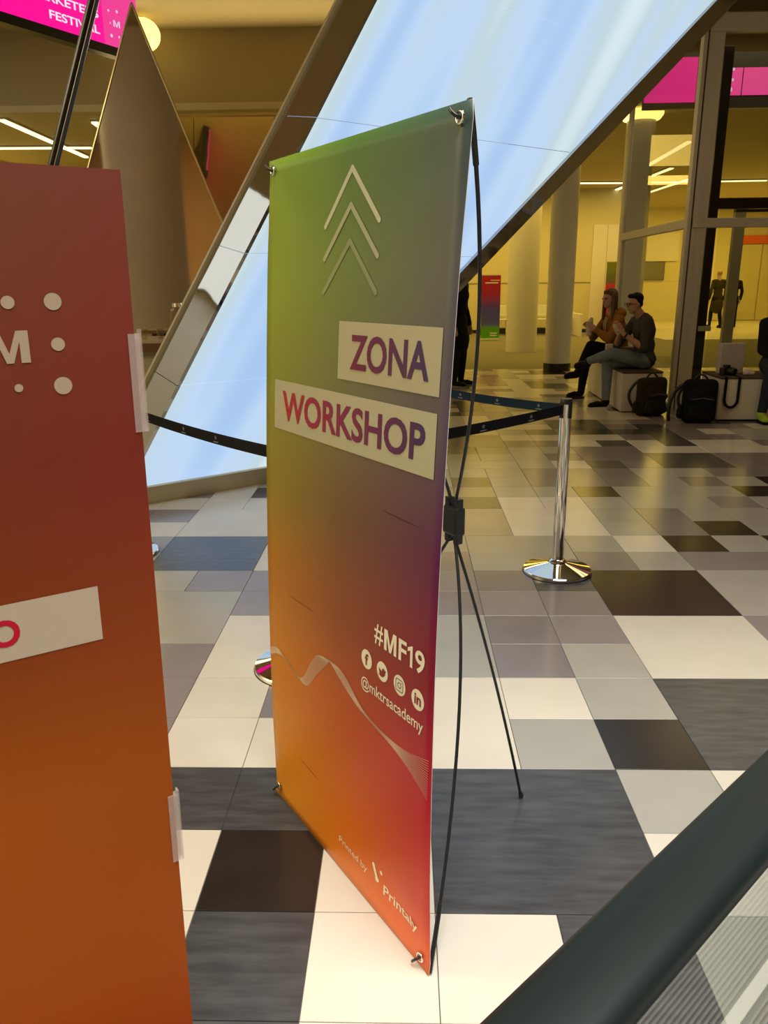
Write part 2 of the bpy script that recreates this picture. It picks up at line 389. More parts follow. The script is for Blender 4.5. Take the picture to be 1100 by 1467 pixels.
M_mirror = wavy_mirror('mirror_polished_metal', (0.72, 0.72, 0.70), 0.04, 0.12, 2.5)
M_mirror_dark = wavy_mirror('smoked_mirror_metal', (0.52, 0.49, 0.49), 0.07, 0.2, 3.0)
# mirror-clad left end, one sheet per storey
for h0, h1 in zip(hs, hs[1:]):
    local(prism('edge_mirror', [S(sl(h0), h0, 0), S(sl(h1-.004), h1-.004, 0), S(sl(h1-.004), h1-.004, -TKN), S(sl(h0), h0, -TKN)],
          [S(sl(h0)-.03, h0, 0), S(sl(h1-.004)-.03, h1-.004, 0), S(sl(h1-.004)-.03, h1-.004, -TKN), S(sl(h0)-.03, h0, -TKN)], M_mirror, slab))
local(prism('edge_profile', [S(sl(HB)-.03, HB, -TKN), S(sl(HT)-.03, HT, -TKN), S(sl(HT)-.03, HT, -TKN-.03), S(sl(HB)-.03, HB, -TKN-.03)],
      [S(sl(HB)-.055, HB, -TKN), S(sl(HT)-.055, HT, -TKN), S(sl(HT)-.055, HT, -TKN-.03), S(sl(HB)-.055, HB, -TKN-.03)], mat('pale_profile', (0.7, 0.66, 0.5), 0.4), slab))
hk = 0.2
local(prism('edge_trim', [S(sr(hk), hk, .035), S(ro(hk), hk, .035), S(ro(HT), HT, .035), S(sr(HT), HT, .035)],
      [S(sr(hk), hk, -TKN), S(ro(hk), hk, -TKN), S(ro(HT), HT, -TKN), S(sr(HT), HT, -TKN)], M_mirror_dark, slab))
local(prism('back_panel', [S(sl(HB), HB, -TKN+.02), S(sr(HB), HB, -TKN+.02), S(sr(HT), HT, -TKN+.02), S(sl(HT), HT, -TKN+.02)],
      [S(sl(HB), HB, -TKN), S(sr(HB), HB, -TKN), S(sr(HT), HT, -TKN), S(sl(HT), HT, -TKN)], M_mirror_dark, slab))
local(prism('plinth', [S(-0.45, 0, 0.03), S(1.06, 0, 0.03), S(1.06, HB, 0.03), S(-0.45, HB, 0.03)],
      [S(-0.45, 0, -TKN), S(1.06, 0, -TKN), S(1.06, HB, -TKN), S(-0.45, HB, -TKN)], mat('cream_plinth', (0.66, 0.60, 0.42), 0.5, var=0.05), slab))
# ================================================================ X-BANNER
BO = V3((-0.3961, 2.044, 0.004)); BU = V3((0.5623, -0.8269, 0)); BV = V3((0.0354, 0.024, 0.9991)); BN = V3((0.8269, 0.5623, 0))  # BN points behind
BW, BH = 0.797, 1.790
def bow(v): return 0.020*math.sin(math.pi*max(0, min(1, v/BH)))
def edge_in(u, v):
    # cloth edges are drawn in a little between the corner eyelets
    k = math.sin(math.pi*max(0, min(1, v/BH)))
    return u + (0.004*k if u < BW/2 else -0.004*k)*abs(u-BW/2)/(BW/2)
def BP(u, v, lift=0.0): return BO + BU*u + BV*v - BN*(bow(v)+lift)
def BM(u, v, lift): return BP(u, v, sag(u, v)+lift)
ban = empty('x_banner_stand', (-0.10, 1.80, 0))
tag(ban, 'tall ZONA WORKSHOP banner with green to orange gradient on a black X-stand', 'banner stand')
def ploc(o, root):
    o.matrix_parent_inverse = Matrix.Translation(-V3(root.location)); return o
GV = [0, .10, .25, .42, .55, .70, .85, 1.0]
GC = [[(222, 150, 12), (234, 130, 36), (242, 112, 60)], [(218, 144, 0), (212, 112, 10), (204, 62, 54)], [(208, 134, 0), (188, 90, 20), (182, 20, 52)],
      [(178, 118, 18), (138, 74, 34), (126, 10, 46)], [(146, 128, 36), (114, 82, 52), (92, 26, 74)], [(138, 144, 44), (112, 112, 76), (88, 76, 92)],
      [(142, 164, 48), (108, 126, 66), (90, 90, 90)], [(132, 162, 44), (80, 116, 50), (58, 78, 76)]]
GL = [[lin(*c) for c in r] for r in GC]
def sm(t): return t*t*(3-2*t)
def grad(u, v):
    x = max(0, min(1, u/BW)); y = max(0, min(1, v/BH))
    i = 0
    while i < len(GV)-2 and y > GV[i+1]: i += 1
    ty = (y-GV[i])/(GV[i+1]-GV[i])
    def row(r):
        j = 0 if x < .5 else 1; tx = sm((x-j*.5)/.5) if False else (x-j*.5)/.5
        return [r[j][k]*(1-tx)+r[j+1][k]*tx for k in range(3)]
    a, b = row(GL[i]), row(GL[i+1]); ty = sm(ty)*.5+ty*.5
    return tuple((a[k]*(1-ty)+b[k]*ty)*1.0 for k in range(3))
M_print = printed('banner_print', 0.42, 0.35)
NU, NVv = 24, 60
vs, uvs, fs = [], [], []
def sag(u, v):
    if 0.25 < v < BH-0.25: return 0.0
    # soft pull folds from the corner eyelets
    a = 0
    for cu, cv in ((0, 0), (BW, 0), (0, BH), (BW, BH)):
        d = math.hypot(u-cu, v-cv); an = math.atan2(abs(v-cv), abs(u-cu)+1e-6)
        a += 0.004*math.exp(-d/0.22)*math.sin(an*7)
    return a*min(1, (0.25-v if v < BH/2 else v-BH+0.25)/0.1)
for j in range(NVv+1):
    for i in range(NU+1):
        u, v = BW*i/NU, BH*j/NVv; uvs.append((u, v)); vs.append(BP(edge_in(u, v), v, sag(u, v)))
for j in range(NVv):
    for i in range(NU):
        a = j*(NU+1)+i; fs.append((a, a+1, a+NU+2, a+NU+1))
me = bpy.data.meshes.new('printed_sheet'); me.from_pydata(vs, [], fs); me.materials.append(M_print)
me.materials.append(mat('white_vinyl_back', (0.75, 0.74, 0.72), 0.5, var=0.03))
at = me.color_attributes.new('ink', 'FLOAT_COLOR', 'POINT')
for i, (u, v) in enumerate(uvs): at.data[i].color = (*grad(u, v), 1)
for p in me.polygons: p.use_smooth = True
sheet = ploc(link('printed_sheet', me, ban), ban)
sd = sheet.modifiers.new('thick', 'SOLIDIFY'); sd.thickness = 0.0012; sd.offset = -1; sd.material_offset = 1; sd.material_offset_rim = 1
if me.polygons[0].normal.dot(BN) > 0: me.flip_normals()
M_mark = printed('banner_mark_ink', 0.42, 0.35)
CREAM = (0.80, 0.76, 0.62)
def mark(name, pf, colfn, lift=0.0012, label=None):
    o = poly_mark(name, pf[0], pf[1], BM, lift, M_mark, sheet, colfn)
    if label: o['label'] = label
    return o
cr = lambda u, v: CREAM
mixc = lambda t: (lambda u, v: tuple(CREAM[k]*t + grad(u, v)[k]*(1-t) for k in range(3)))
for i, (top, side) in enumerate(((1.728, 1.619), (1.656, 1.551), (1.584, 1.480))):
    mark('chevron', merge(stroke([(0.306, side), (0.4155, top)], 0.012), stroke([(0.4155, top), (0.527, side)], 0.012), disc_pts(0.306, side, .006, 12), disc_pts(0.527, side, .006, 12), disc_pts(0.4155, top, .006, 12)), mixc((0.55, 0.34, 0.15)[i]))
LZ = 0.0072
mark('title_box', rect_grid(0.383, 1.2945, 0.762, 1.4195), lambda u, v: (0.42, 0.39, 0.26), 0.0012)
mark('title_box', rect_grid(0.058, 1.1385, 0.760, 1.2635), lambda u, v: (0.43, 0.41, 0.285), 0.0012)
def wcol(u, v):
    t = max(0, min(1, (u-0.10)/0.62)); a, b = lin(178, 26, 52), lin(62, 36, 84)
    t = t**0.75
    return tuple(a[k]*(1-t)+b[k]*t for k in range(3))
def zcol(u, v):
    t = max(0, min(1, (u-0.43)/0.30)); a, b = lin(112, 26, 62), lin(60, 42, 88)
    return tuple(a[k]*(1-t)+b[k]*t for k in range(3))
mark('lettering', text_polys('ZONA', 0.437, 0.727, 1.3185, 1.3935, 0.022), zcol, 0.0022)
mark('lettering', text_polys('WORKSHOP', 0.106, 0.727, 1.1645, 1.2395, 0.022), wcol, 0.0022)
mark('lettering', merge(text_polys('#', 0.568, 0.603, 0.7285, 0.7775, 0.008), glyph_M(0.608, 0.656, 0.7285, 0.7775), text_polys('F', 0.6645, 0.694, 0.7285, 0.7775, 0.02), glyph_1(0.698, 0.716, 0.7285, 0.7775), text_polys('9', 0.7255, 0.759, 0.7275, 0.7785, 0.02)), cr)
mark('lettering', text_polys('@mktrsacademy', 0.5135, 0.7595, 0.589, 0.6265, 0.008), cr)
mark('lettering', text_polys('Printed by', 0.399, 0.537, 0.0845, 0.1095, 0.0), lambda u, v: (.85, .8, .62))
mark('lettering', text_polys('Printaly', 0.6115, 0.7550, 0.0745, 0.1105, 0.012), lambda u, v: (.85, .8, .62))
mark('printer_emblem', merge(stroke([(0.566, 0.136), (0.583, 0.105)], 0.011), stroke([(0.583, 0.105), (0.576, 0.101)], 0.010),
     disc_pts(0.5665, 0.137, 0.0055, 14), disc_pts(0.583, 0.1045, 0.0075, 14), disc_pts(0.6, 0.1345, 0.0055, 14)), lambda u, v: (.85, .8, .62))
ics = [(0.5365, 0.674), (0.6025, 0.6715), (0.671, 0.669), (0.7385, 0.6665)]
dk = lambda u, v: tuple(0.75*c for c in grad(u, v))
for u, v in ics: mark('icon_disc', disc_pts(u, v, 0.0235, ru=0.0225), cr, 0.0011)
u, v = ics[0]; mark('icon_mark', text_polys('f', u-.007, u+.008, v-.015, v+.014, 0.03), dk, 0.0016)
u, v = ics[1]
bird = [(-.015, .008), (-.008, .003), (-.001, .001), (0, .006), (.004, .010), (.009, .009), (.012, .006), (.016, .007), (.0135, .003), (.012, -.004), (.007, -.010), (0, -.013), (-.008, -.0125), (-.015, -.0095), (-.009, -.008), (-.013, -.004), (-.010, -.0035), (-.015, .002), (-.012, .002)]
mark('icon_mark', ([(u+a, v+b) for a, b in bird], [tuple(range(len(bird)))]), dk, 0.0016)
u, v = ics[2]
def rrect(u, v, r, c, n=5):
    P = []
    for cx, cy, a0 in ((r-c, r-c, 0), (-r+c, r-c, 90), (-r+c, -r+c, 180), (r-c, -r+c, 270)):
        for k in range(n): a = math.radians(a0+90*k/(n-1)); P.append((u+cx+c*math.cos(a), v+cy+c*math.sin(a)))
    return P
mark('icon_mark', merge(stroke(rrect(u, v, .0135, .005), .0022, True), stroke(disc_pts(u, v, .0062, 20)[0], .0022, True), disc_pts(u+.0078, v+.0078, .0015, 10)), lambda u, v: (.12, .08, .04), 0.0016)
u, v = ics[3]; mark('icon_mark', text_polys('in', u-.0115, u+.0125, v-.0115, v+.0135, 0.03), dk, 0.0016)
# fine line wave crossing the lower half
def crom(P, t):
    n = len(P)-1; x = t*n; i = min(int(x), n-1); f = x-i
    g = lambda k: P[max(0, min(n, k))]
    a, b, c, d = g(i-1), g(i), g(i+1), g(i+2)
    return tuple(0.5*((2*b[k])+(-a[k]+c[k])*f+(2*a[k]-5*b[k]+4*c[k]-d[k])*f*f+(-a[k]+3*b[k]-3*c[k]+d[k])*f**3) for k in range(2))
WA = [(0.004, 0.489), (0.05, 0.506), (0.105, 0.497), (0.175, 0.474), (0.215, 0.487), (0.265, 0.553), (0.305, 0.587), (0.385, 0.598), (0.44, 0.585), (0.505, 0.545), (0.565, 0.527), (0.64, 0.521), (0.71, 0.526), (0.783, 0.546)]
WB = [(0.004, 0.465), (0.05, 0.488), (0.105, 0.492), (0.175, 0.470), (0.235, 0.470), (0.29, 0.527), (0.345, 0.578), (0.365, 0.592), (0.42, 0.565), (0.495, 0.535), (0.565, 0.521), (0.64, 0.508), (0.71, 0.487), (0.781, 0.452)]
ls = []
NL = 16
for k in range(NL):
    f = k/(NL-1)
    P = [tuple(a[j]*(1-f)+b[j]*f for j in range(2)) for a, b in zip(WA, WB)]
    ls.append(stroke([crom(P, i/80) for i in range(81)], 0.0011))
mark('wave_lines', merge(*ls), mixc(0.5), 0.0012)
# shade of creases in the vinyl, painted as darker strokes
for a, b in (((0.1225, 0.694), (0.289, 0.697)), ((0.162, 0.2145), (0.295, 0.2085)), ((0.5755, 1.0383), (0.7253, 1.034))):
    mark('crease_shade', stroke([(a[0]*(1-t)+b[0]*t, a[1]*(1-t)+b[1]*t) for t in (0, .2, .5, .8, 1)], [0.0002, 0.0014, 0.0020, 0.0014, 0.0002]), lambda u, v: tuple(.35*c for c in grad(u, v)), 0.0010)
# stand: hub, five rods with hooks, grommets
M_rod = mat('black_glass_fibre', (0.014, 0.014, 0.015), 0.3, var=0.1)
HUB = V3((0.1274, 1.9163, 0.9141))
def loc_ban(o): return ploc(o, ban)
for u, v, sgn in ((0.03, 1.765, 1), (0.770, 1.765, 1), (0.028, 0.038, -1), (0.768, 0.030, -1)):
    tip = BP(u, v) + BN*0.012
    if sgn > 0:
        mid = HUB*0.5+tip*0.5 + BN*0.098 + V3((0, 0, 0.06))
        pts = bez(HUB + V3((0, 0, 0.03)), mid, tip + BV*0.03 + BN*0.004, 18)
    else:
        foot = BP(u+(0.024 if u > .4 else -0.02), 0.0) + BN*0.006; foot.z = 0.006
        mid = HUB*0.5+foot*0.5 + BN*0.10 + V3((0, 0, 0.07))
        pts = bez(HUB - V3((0, 0, 0.03)), mid, foot, 18)
    loc_ban(tube_obj('rod', pts, 0.0042, M_rod, ban, 8))
    end = pts[-1]
    loc_ban(tube_obj('rod_tip', [pts[-3], pts[-2], end], 0.0058, M_rod, ban, 8))
    eye = BP(u, v, 0.0006)
    # hook comes from behind through the eyelet and turns up (top) or down (bottom)
    s = 0.015 if sgn > 0 else -0.020
    hk_ = [end, BP(u, v) + BN*0.012, BP(u, v, 0.004), BP(u-0.004, v+s*0.25, 0.012), BP(u-0.012, v+s*0.7, 0.014), BP(u-0.016, v+s, 0.014)]
    loc_ban(tube_obj('hook', hk_, 0.0034, M_rod, ban, 8))
    bm = bmesh.new()
    n = 20; R_, r_ = 0.0095, 0.0032
    for i in range(n):
        for j in range(6):
            a, b = 2*math.pi*i/n, 2*math.pi*j/6
            bm.verts.new(eye + BU*math.cos(a)*(R_+r_*math.cos(b)) + BV*math.sin(a)*(R_+r_*math.cos(b)) - BN*(r_*0.5*math.sin(b)+.004))
    bm.verts.ensure_lookup_table()
    for i in range(n):
        for j in range(6):
            bm.faces.new([bm.verts[k] for k in (i*6+j, ((i+1) % n)*6+j, ((i+1) % n)*6+(j+1) % 6, i*6+(j+1) % 6)])
    loc_ban(done('eyelet', bm, M_steel, ban, True))
rear = V3((0.350, 2.018, 0.007))
loc_ban(tube_obj('rear_rod', bez(HUB-V3((0, 0, .04)), HUB*.5+rear*.5+BN*.02, rear, 12), 0.0042, M_rod, ban, 8))
loc_ban(tube_obj('rod_tip', [rear+V3((-.004, 0, .02)), rear+V3((0, 0, .008)), rear], [0.005, 0.0075, 0.0065], M_rod, ban, 8))
bm = bmesh.new(); rot = Matrix.Translation(HUB) @ Matrix(((BU.x, BN.x, 0, 0), (BU.y, BN.y, 0, 0), (0, 0, 1, 0), (0, 0, 0, 1)))
bx(bm, (-.030, -.016, -.038), (.030, .016, .038), 0.007, rot)
loc_ban(done('hub', bm, M_black, ban))
for sx in (-1, 1):
    for sz in (-1, 1):
        bm = bmesh.new(); bx(bm, (sx*.018-.009, -.010, sz*.046-.014), (sx*.018+.009, .010, sz*.046+.014), 0.003, rot)
        loc_ban(done('hub_socket', bm, M_black, ban))
# ================================================================ LEFT SIGN BOARD
PE = V3((-0.4051, 1.1245, 0)); PD = V3((0.824, 0.566, 0)); PN = V3((0.566, -0.824, 0))
def PB(s, z, lift=0.0):
    return PE + PD*(s + 0.0010 + (z/1.65)*0.023) + V3((0, 0, z)) + PN*lift
brd = empty('sign_board', PE - PD*0.3)
tag(brd, 'dark red to orange printed sign board with cream M and dots', 'sign board')
loc_b = lambda o: ploc(o, brd)
BC = [(0.0, (162, 56, 0), (164, 54, 0)), (0.35, (172, 80, 0), (166, 76, 0)), (0.75, (166, 82, 0), (158, 76, 4)), (1.0, (132, 56, 6), (138, 58, 18)), (1.25, (118, 50, 26), (124, 44, 34)), (1.45, (120, 60, 36), (126, 52, 40)), (1.65, (116, 68, 50), (124, 60, 48))]
def bgrad(s, z):
    t = max(0, min(1, (s+0.25)/0.25)); i = 0
    while i < len(BC)-2 and z > BC[i+1][0]: i += 1
    f = max(0, min(1, (z-BC[i][0])/(BC[i+1][0]-BC[i][0])))
    a = [lin(*BC[i][1])[k]*(1-t)+lin(*BC[i][2])[k]*t for k in range(3)]; b = [lin(*BC[i+1][1])[k]*(1-t)+lin(*BC[i+1][2])[k]*t for k in range(3)]
    return tuple(a[k]*(1-f)+b[k]*f for k in range(3))
vs, uvs, fs = [], [], []
nu, nv = 14, 34; BWL = 0.70
for j in range(nv+1):
    for i in range(nu+1):
        s, z = -BWL*(1-i/nu), 1.652*j/nv; uvs.append((s, z)); vs.append(PB(s, z))
for j in range(nv):
    for i in range(nu):
        a = j*(nu+1)+i; fs.append((a, a+1, a+nu+2, a+nu+1))
me = bpy.data.meshes.new('printed_face'); me.from_pydata(vs, [], fs); me.materials.append(printed('board_print', 0.55, 0.25))
at = me.color_attributes.new('ink', 'FLOAT_COLOR', 'POINT')
for i, (s, z) in enumerate(uvs): at.data[i].color = (*bgrad(s, z), 1)
if me.polygons[0].normal.dot(PN) < 0: me.flip_normals()
face = loc_b(link('printed_face', me, brd))
loc_b(prism('core', [PB(-BWL, 0, -.0004), PB(0, 0, -.0004), PB(0, 1.652, -.0004), PB(-BWL, 1.652, -.0004)], [PB(-BWL, 0, -.006), PB(0, 0, -.006), PB(0, 1.652, -.006), PB(-BWL, 1.652, -.006)], mat('board_edge_greenish', (0.52, 0.52, 0.36), 0.5), brd))
def bmark(name, pf, col):
    o = poly_mark(name, pf[0], pf[1], PB, 0.0008, printed('board_mark_ink', 0.55, 0.25), face, lambda u, v: col)
    return o
off = lambda z: -(0.001+(z/1.65)*0.023)
def bdisc(s, z, r): return disc_pts(s+off(z), z, r, 32)
bcol = (0.46, 0.36, 0.25)
for s, z, r in ((-.084, 1.481, .0113), (-.140, 1.481, .0085), (-.084, 1.4245, .0090), (-.084, 1.368, .0120), (-.141, 1.369, .0055), (-.196, 1.481, .0113), (-.196, 1.4245, .007), (-.196, 1.368, .009)):
    bmark('dot', bdisc(s, z, r), bcol)
bmark('lettering', glyph_M(-.172+off(1.42), -.121+off(1.42), 1.402, 1.4445, .23), bcol)
bmark('title_box', rect_pts(-.40+off(1.02), 0.979, -.072+off(1.02), 1.066), (0.52, 0.43, 0.32))
o = bmark('lettering', text_polys('O', -.226+off(1.02), -.185+off(1.02), 1.0015, 1.0435, 0.03), lin(190, 18, 50))
for v in o.data.vertices: v.co += PN*0.0006
M_clip = mat('clear_plastic_clip', (0.72, 0.62, 0.56), 0.25, var=0.03)
M_clip.node_tree.nodes['Principled BSDF'].inputs['Alpha'].default_value = 0.28
for z0, z1 in ((1.292, 1.434), (0.532, 0.664)):
    bm = bmesh.new()
    def pbox(s0, s1, za, zb, l0, l1):
        vv = [bm.verts.new(PB(s, z, l)) for z in (za, zb) for l in (l0, l1) for s in (s0, s1)]
        for f in ((0, 1, 3, 2), (4, 6, 7, 5), (0, 4, 5, 1), (2, 3, 7, 6), (0, 2, 6, 4), (1, 5, 7, 3)): bm.faces.new([vv[i] for i in f])
    pbox(-.010, .008, z0, z1, .0006, .0026); pbox(-.010, .008, z0, z1, -.0090, -.0065); pbox(.0015, .0040, z0, z1, -.0065, .0006); pbox(.0065, .0095, z0, z1+.006, -.009, .0026)
    loc_b(done('plastic_clip', bm, M_clip, brd))
# ================================================================ STANCHIONS
def stanchion(loc, label, rz=0.0):
    t = empty('stanchion_post', (*loc, 0), rz)
    tag(t, label, 'stanchion')
    lathe_obj('base', [(0, 0.0), (.178, 0.0), (.182, .004), (.182, .016), (.178, .021), (.055, .052), (.040, .058), (.034, .062), (0, .062)], M_steel, t, 64)
    lathe_obj('base_seal', [(.150, -0.0), (.184, -0.0), (.184, .004), (.150, .004)], M_black, t, 48)
    lathe_obj('collar', [(.0315, .058), (.046, .058), (.046, .064), (.038, .072), (.0315, .074)], M_steel, t, 36)
    lathe_obj('post', [(0, .055), (.0300, .055), (.0300, .905), (0, .905)], M_steel, t, 40)
    lathe_obj('top_cap', [(0, .905), (.0312, .905), (.0312, .928), (.029, .932), (0, .932)], M_black, t, 40)
    h = empty('belt_head', (0, 0, 0), 0, t)
    for k in range(4):
        a = math.pi/2*k + .58
        bm = bmesh.new(); bx(bm, (-.012, .0285, .835), (.012, .0335, .918), .002, Matrix.Rotation(a, 4, 'Z'))
        done('belt_slot', bm, M_black, h)
    return t
S1, S2, S3, S4 = (0.822, 3.955), (-0.43, 2.86), (-1.62, 4.25), (-0.15, 5.32)
st1 = stanchion(S1, 'chrome stanchion post standing clear of the banner with two belts')
st2 = stanchion(S2, 'chrome stanchion post mostly hidden behind the ZONA WORKSHOP banner, its base peeking out')
st3 = stanchion(S3, 'chrome stanchion post behind the orange sign board near the luminous wall')
st4 = stanchion(S4, 'chrome stanchion post hidden behind the banner, holding the bluish belt')
M_belt = mat('black_webbing', (0.007, 0.007, 0.009), 0.7, spec=0.15, var=0.1, scale=60)
M_beltb = mat('navy_webbing', (0.008, 0.022, 0.040), 0.7, spec=0.15, var=0.1, scale=60)
M_bprint = mat('grey_belt_print', (0.20, 0.22, 0.25), 0.6)
def belt(name, a, b, z0, z1, ma, parent, marks):
    a, b = V3((*a, 0)), V3((*b, 0)); d = (b-a).normalized(); n = V3((-d.y, d.x, 0)); L_ = (b-a).length
    a2, b2 = a+d*0.03, b-d*0.03; N_ = 16; vs, fs = [], []
    for s in (-1, 1):
        for i in range(N_+1):
            f = i/N_; p = a2.lerp(b2, f); dz = -0.02*4*f*(1-f)
            vs += [p+n*.0007*s+V3((0, 0, z0+dz)), p+n*.0007*s+V3((0, 0, z1+dz))]
    m_ = 2*(N_+1)
    for i in range(N_):
        k = 2*i; fs += [(k, k+2, k+3, k+1), (m_+k, m_+k+1, m_+k+3, m_+k+2), (k, m_+k, m_+k+2, k+2), (k+1, k+3, m_+k+3, m_+k+1)]
    me = bpy.data.meshes.new(name); me.from_pydata(vs, [], fs); me.materials.append(ma)
    o = link(name, me, parent); o.matrix_parent_inverse = Matrix.Translation(-V3(parent.location))
    side = -1 if n.dot(V3((0, -1, 0))) < 0 else 1
    lens = (a2-b2).length
    for f in marks:
        def fn(u, v, l):
            ff = f+u/lens; p = a2.lerp(b2, ff); dz = -0.02*4*ff*(1-ff)
            return p + n*side*(0.0007+l) + V3((0, 0, (z0+z1)/2+dz+v))
        star = merge(*[stroke([(0, .004), (.010*math.cos(math.radians(q_)), .004+.010*math.sin(math.radians(q_)))], .004) for q_ in (90, 162, 234, 306, 18)], rect_pts(-.021, -.017, .021, -.0125))
        me = bpy.data.meshes.new('belt_emblem'); me.from_pydata([fn(u, v, .0008) for u, v in star[0]], [], star[1]); me.materials.append(M_bprint)
        e = link('belt_emblem', me, o)
    return o
belt('belt', S1, S2, 0.853, 0.902, M_belt, st1, (0.15, 0.36, 0.57, 0.8))
belt('belt', S1, S4, 0.853, 0.902, M_beltb, st1, (0.10, 0.30, 0.5, 0.75))
belt('belt', S3, S2, 0.853, 0.902, M_belt, st3, (0.1, 0.27, 0.5, 0.68))
# ================================================================ ESCALATOR BALUSTRADE (near right)
EP = V3((0.112, 0.468, 0)); ED = V3((0.719, 0.695, 0)).normalized(); EN = V3((-ED.y, ED.x, 0))
esc = empty('escalator_balustrade', EP + ED*0.6)
tag(esc, 'black rubber escalator handrail on a clear glass balustrade beside ribbed steps', 'escalator')
loc_e = lambda o: ploc(o, esc)
M_rubber = mat('black_rubber_handrail', (0.008, 0.0135, 0.0135), 0.42, spec=0.24, var=0.15, scale=3)
M_rubber2 = mat('handrail_lip', (0.022, 0.013, 0.007), 0.35, spec=0.5)
ZR = 0.945; T0, T1 = -1.3, 1.45; RN = 0.34
path = [EP + ED*t + V3((0, 0, ZR)) for t in [T0+(T1-T0)*i/14 for i in range(15)]]
cen = EP + ED*T1 + V3((0, 0, ZR-RN))
tang = [ED.copy()]*15
for i in range(1, 19):
    a = math.pi*i/18; path.append(cen + ED*RN*math.sin(a) + V3((0, 0, RN*math.cos(a)))); tang.append(ED*math.cos(a) - V3((0, 0, math.sin(a))))
for i in range(1, 8):
    path.append(cen - V3((0, 0, RN)) - ED*(0.12*i)); tang.append(-ED)
def sweep(name, prof, ma, closed=True):
    bm = bmesh.new(); rings = []
    for p, t in zip(path, tang):
        up = EN.cross(t) if EN.cross(t).dot(p-cen) > 0 else -EN.cross(t)
        rings.append([bm.verts.new(p + EN*x + up*y) for x, y in prof])
    n = len(prof)
    for a, b in zip(rings, rings[1:]):
        for k in range(n): bm.faces.new((a[k], a[(k+1) % n], b[(k+1) % n], b[k]))
    bm.faces.new(rings[0]); bm.faces.new(rings[-1][::-1])
    return loc_e(sharp(done(name, bm, ma, esc, True), 50))
prof = []
for k in range(9):
    a = math.pi*k/8; prof.append((0.034+0.008*math.sin(a) if False else 0.0, 0.0))
prof = [(-.033, .0095), (-.022, .0130), (0, .0148), (.020, .0130), (.031, .0090), (.038, .003), (.041, -.006), (.038, -.015), (.030, -.019), (.016, -.019), (.016, -.012), (-.016, -.012), (-.016, -.019), (-.030, -.019), (-.038, -.015), (-.041, -.006), (-.038, .003)]
sweep('handrail', prof, M_rubber)
sweep('handrail_lip', [(-.015, -.013), (.015, -.013), (.015, -.040), (.010, -.044), (-.010, -.044), (-.015, -.040)], M_rubber2)
gl = [EP+ED*T0+V3((0, 0, ZR-.04)), EP+ED*T1+V3((0, 0, ZR-.04)), EP+ED*(T1+.26)+V3((0, 0, .62)), EP+ED*T1+V3((0, 0, .30)), EP+ED*T1+V3((0, 0, .02)), EP+ED*T0+V3((0, 0, .02))]
loc_e(prism('glass_panel', [p+EN*.005 for p in gl], [p-EN*.005 for p in gl], glass_mat('balustrade_glass', (0.95, 0.98, 0.955), 1.45, 1.6), esc))
def strip(name, n0, n1, z0, z1, ma, t0=T0, t1=T1+.2):
    bm = bmesh.new(); vv = [bm.verts.new(EP+ED*t+EN*n+V3((0, 0, z))) for z in (z0, z1) for n in (n0, n1) for t in (t0, t1)]
    for f in ((0, 1, 3, 2), (4, 6, 7, 5), (0, 4, 5, 1), (2, 3, 7, 6), (0, 2, 6, 4), (1, 5, 7, 3)): bm.faces.new([vv[i] for i in f])
    return loc_e(done(name, bm, ma, esc))
M_ealu = mat('pale_aluminium', (0.75, 0.78, 0.72), 0.35, 0.3, var=0.05)
M_egrey = mat('grey_cast_step', (0.10, 0.10, 0.105), 0.5, 0.2, var=0.05)
strip('base_channel', -.02, .02, 0.0, .05, M_ealu)
strip('skirt_strip', -.207, -.180, 0.0, .016, M_ealu)
strip('floor_plate', -1.0, -.207, 0.0, .006, M_egrey)
strip('floor_plate', -.180, -.02, 0.0, .006, M_egrey)
bm = bmesh.new()
nn = -.03
while nn > -.98:
    if not (-.212 < nn < -.172):
        vv = [bm.verts.new(EP+ED*t+EN*n+V3((0, 0, z))) for z, n in ((.005, nn-.0035), (.013, nn-.0022), (.013, nn+.0022), (.005, nn+.0035)) for t in (T0, T1+.2)]
        for i in range(3): bm.faces.new((vv[2*i], vv[2*i+1], vv[2*i+3], vv[2*i+2]))
    nn -= 0.0105
tag(loc_e(done('step_ribs', bm, mat('step_rib_aluminium', (0.22, 0.22, 0.225), 0.45, 0.2), esc)), kind='stuff')
# ================================================================ COLUMNS
def column(loc, r, h, label, dark_base=0.0, lamp=False):
    t = empty('column', (*loc, 0)); tag(t, label, 'column')
    lathe_obj('shaft', [(0, dark_base), (r, dark_base), (r, h), (0, h)], M_white, t, 48)
    if dark_base: lathe_obj('base_ring', [(0, 0), (r+.012, 0), (r+.012, dark_base), (0, dark_base)], M_black, t, 48)
    if lamp:
        lathe_obj('lamp_ring', [(r+.004, h-.16), (r+.06, h-.14), (r+.11, h-.07), (r+.11, h-.02), (r+.004, h-.02)], emit('lamp_warm', (1.0, 0.72, 0.18), 3.0), t, 40)
    return t
column((2.64, 17.95), 0.34, HC, 'thick round cream column rising from the carpet')
column((2.70, 13.97), 0.225, HC, 'round white column with black base ring on the tile edge', 0.13)
column((3.80, 13.75), 0.225, HC, 'round white column with glowing lamp ring behind the glass', 0.13, True)
column((-4.22, 4.45), 0.60, AC, 'wide white column beside the left mirrored wall', 0.1)
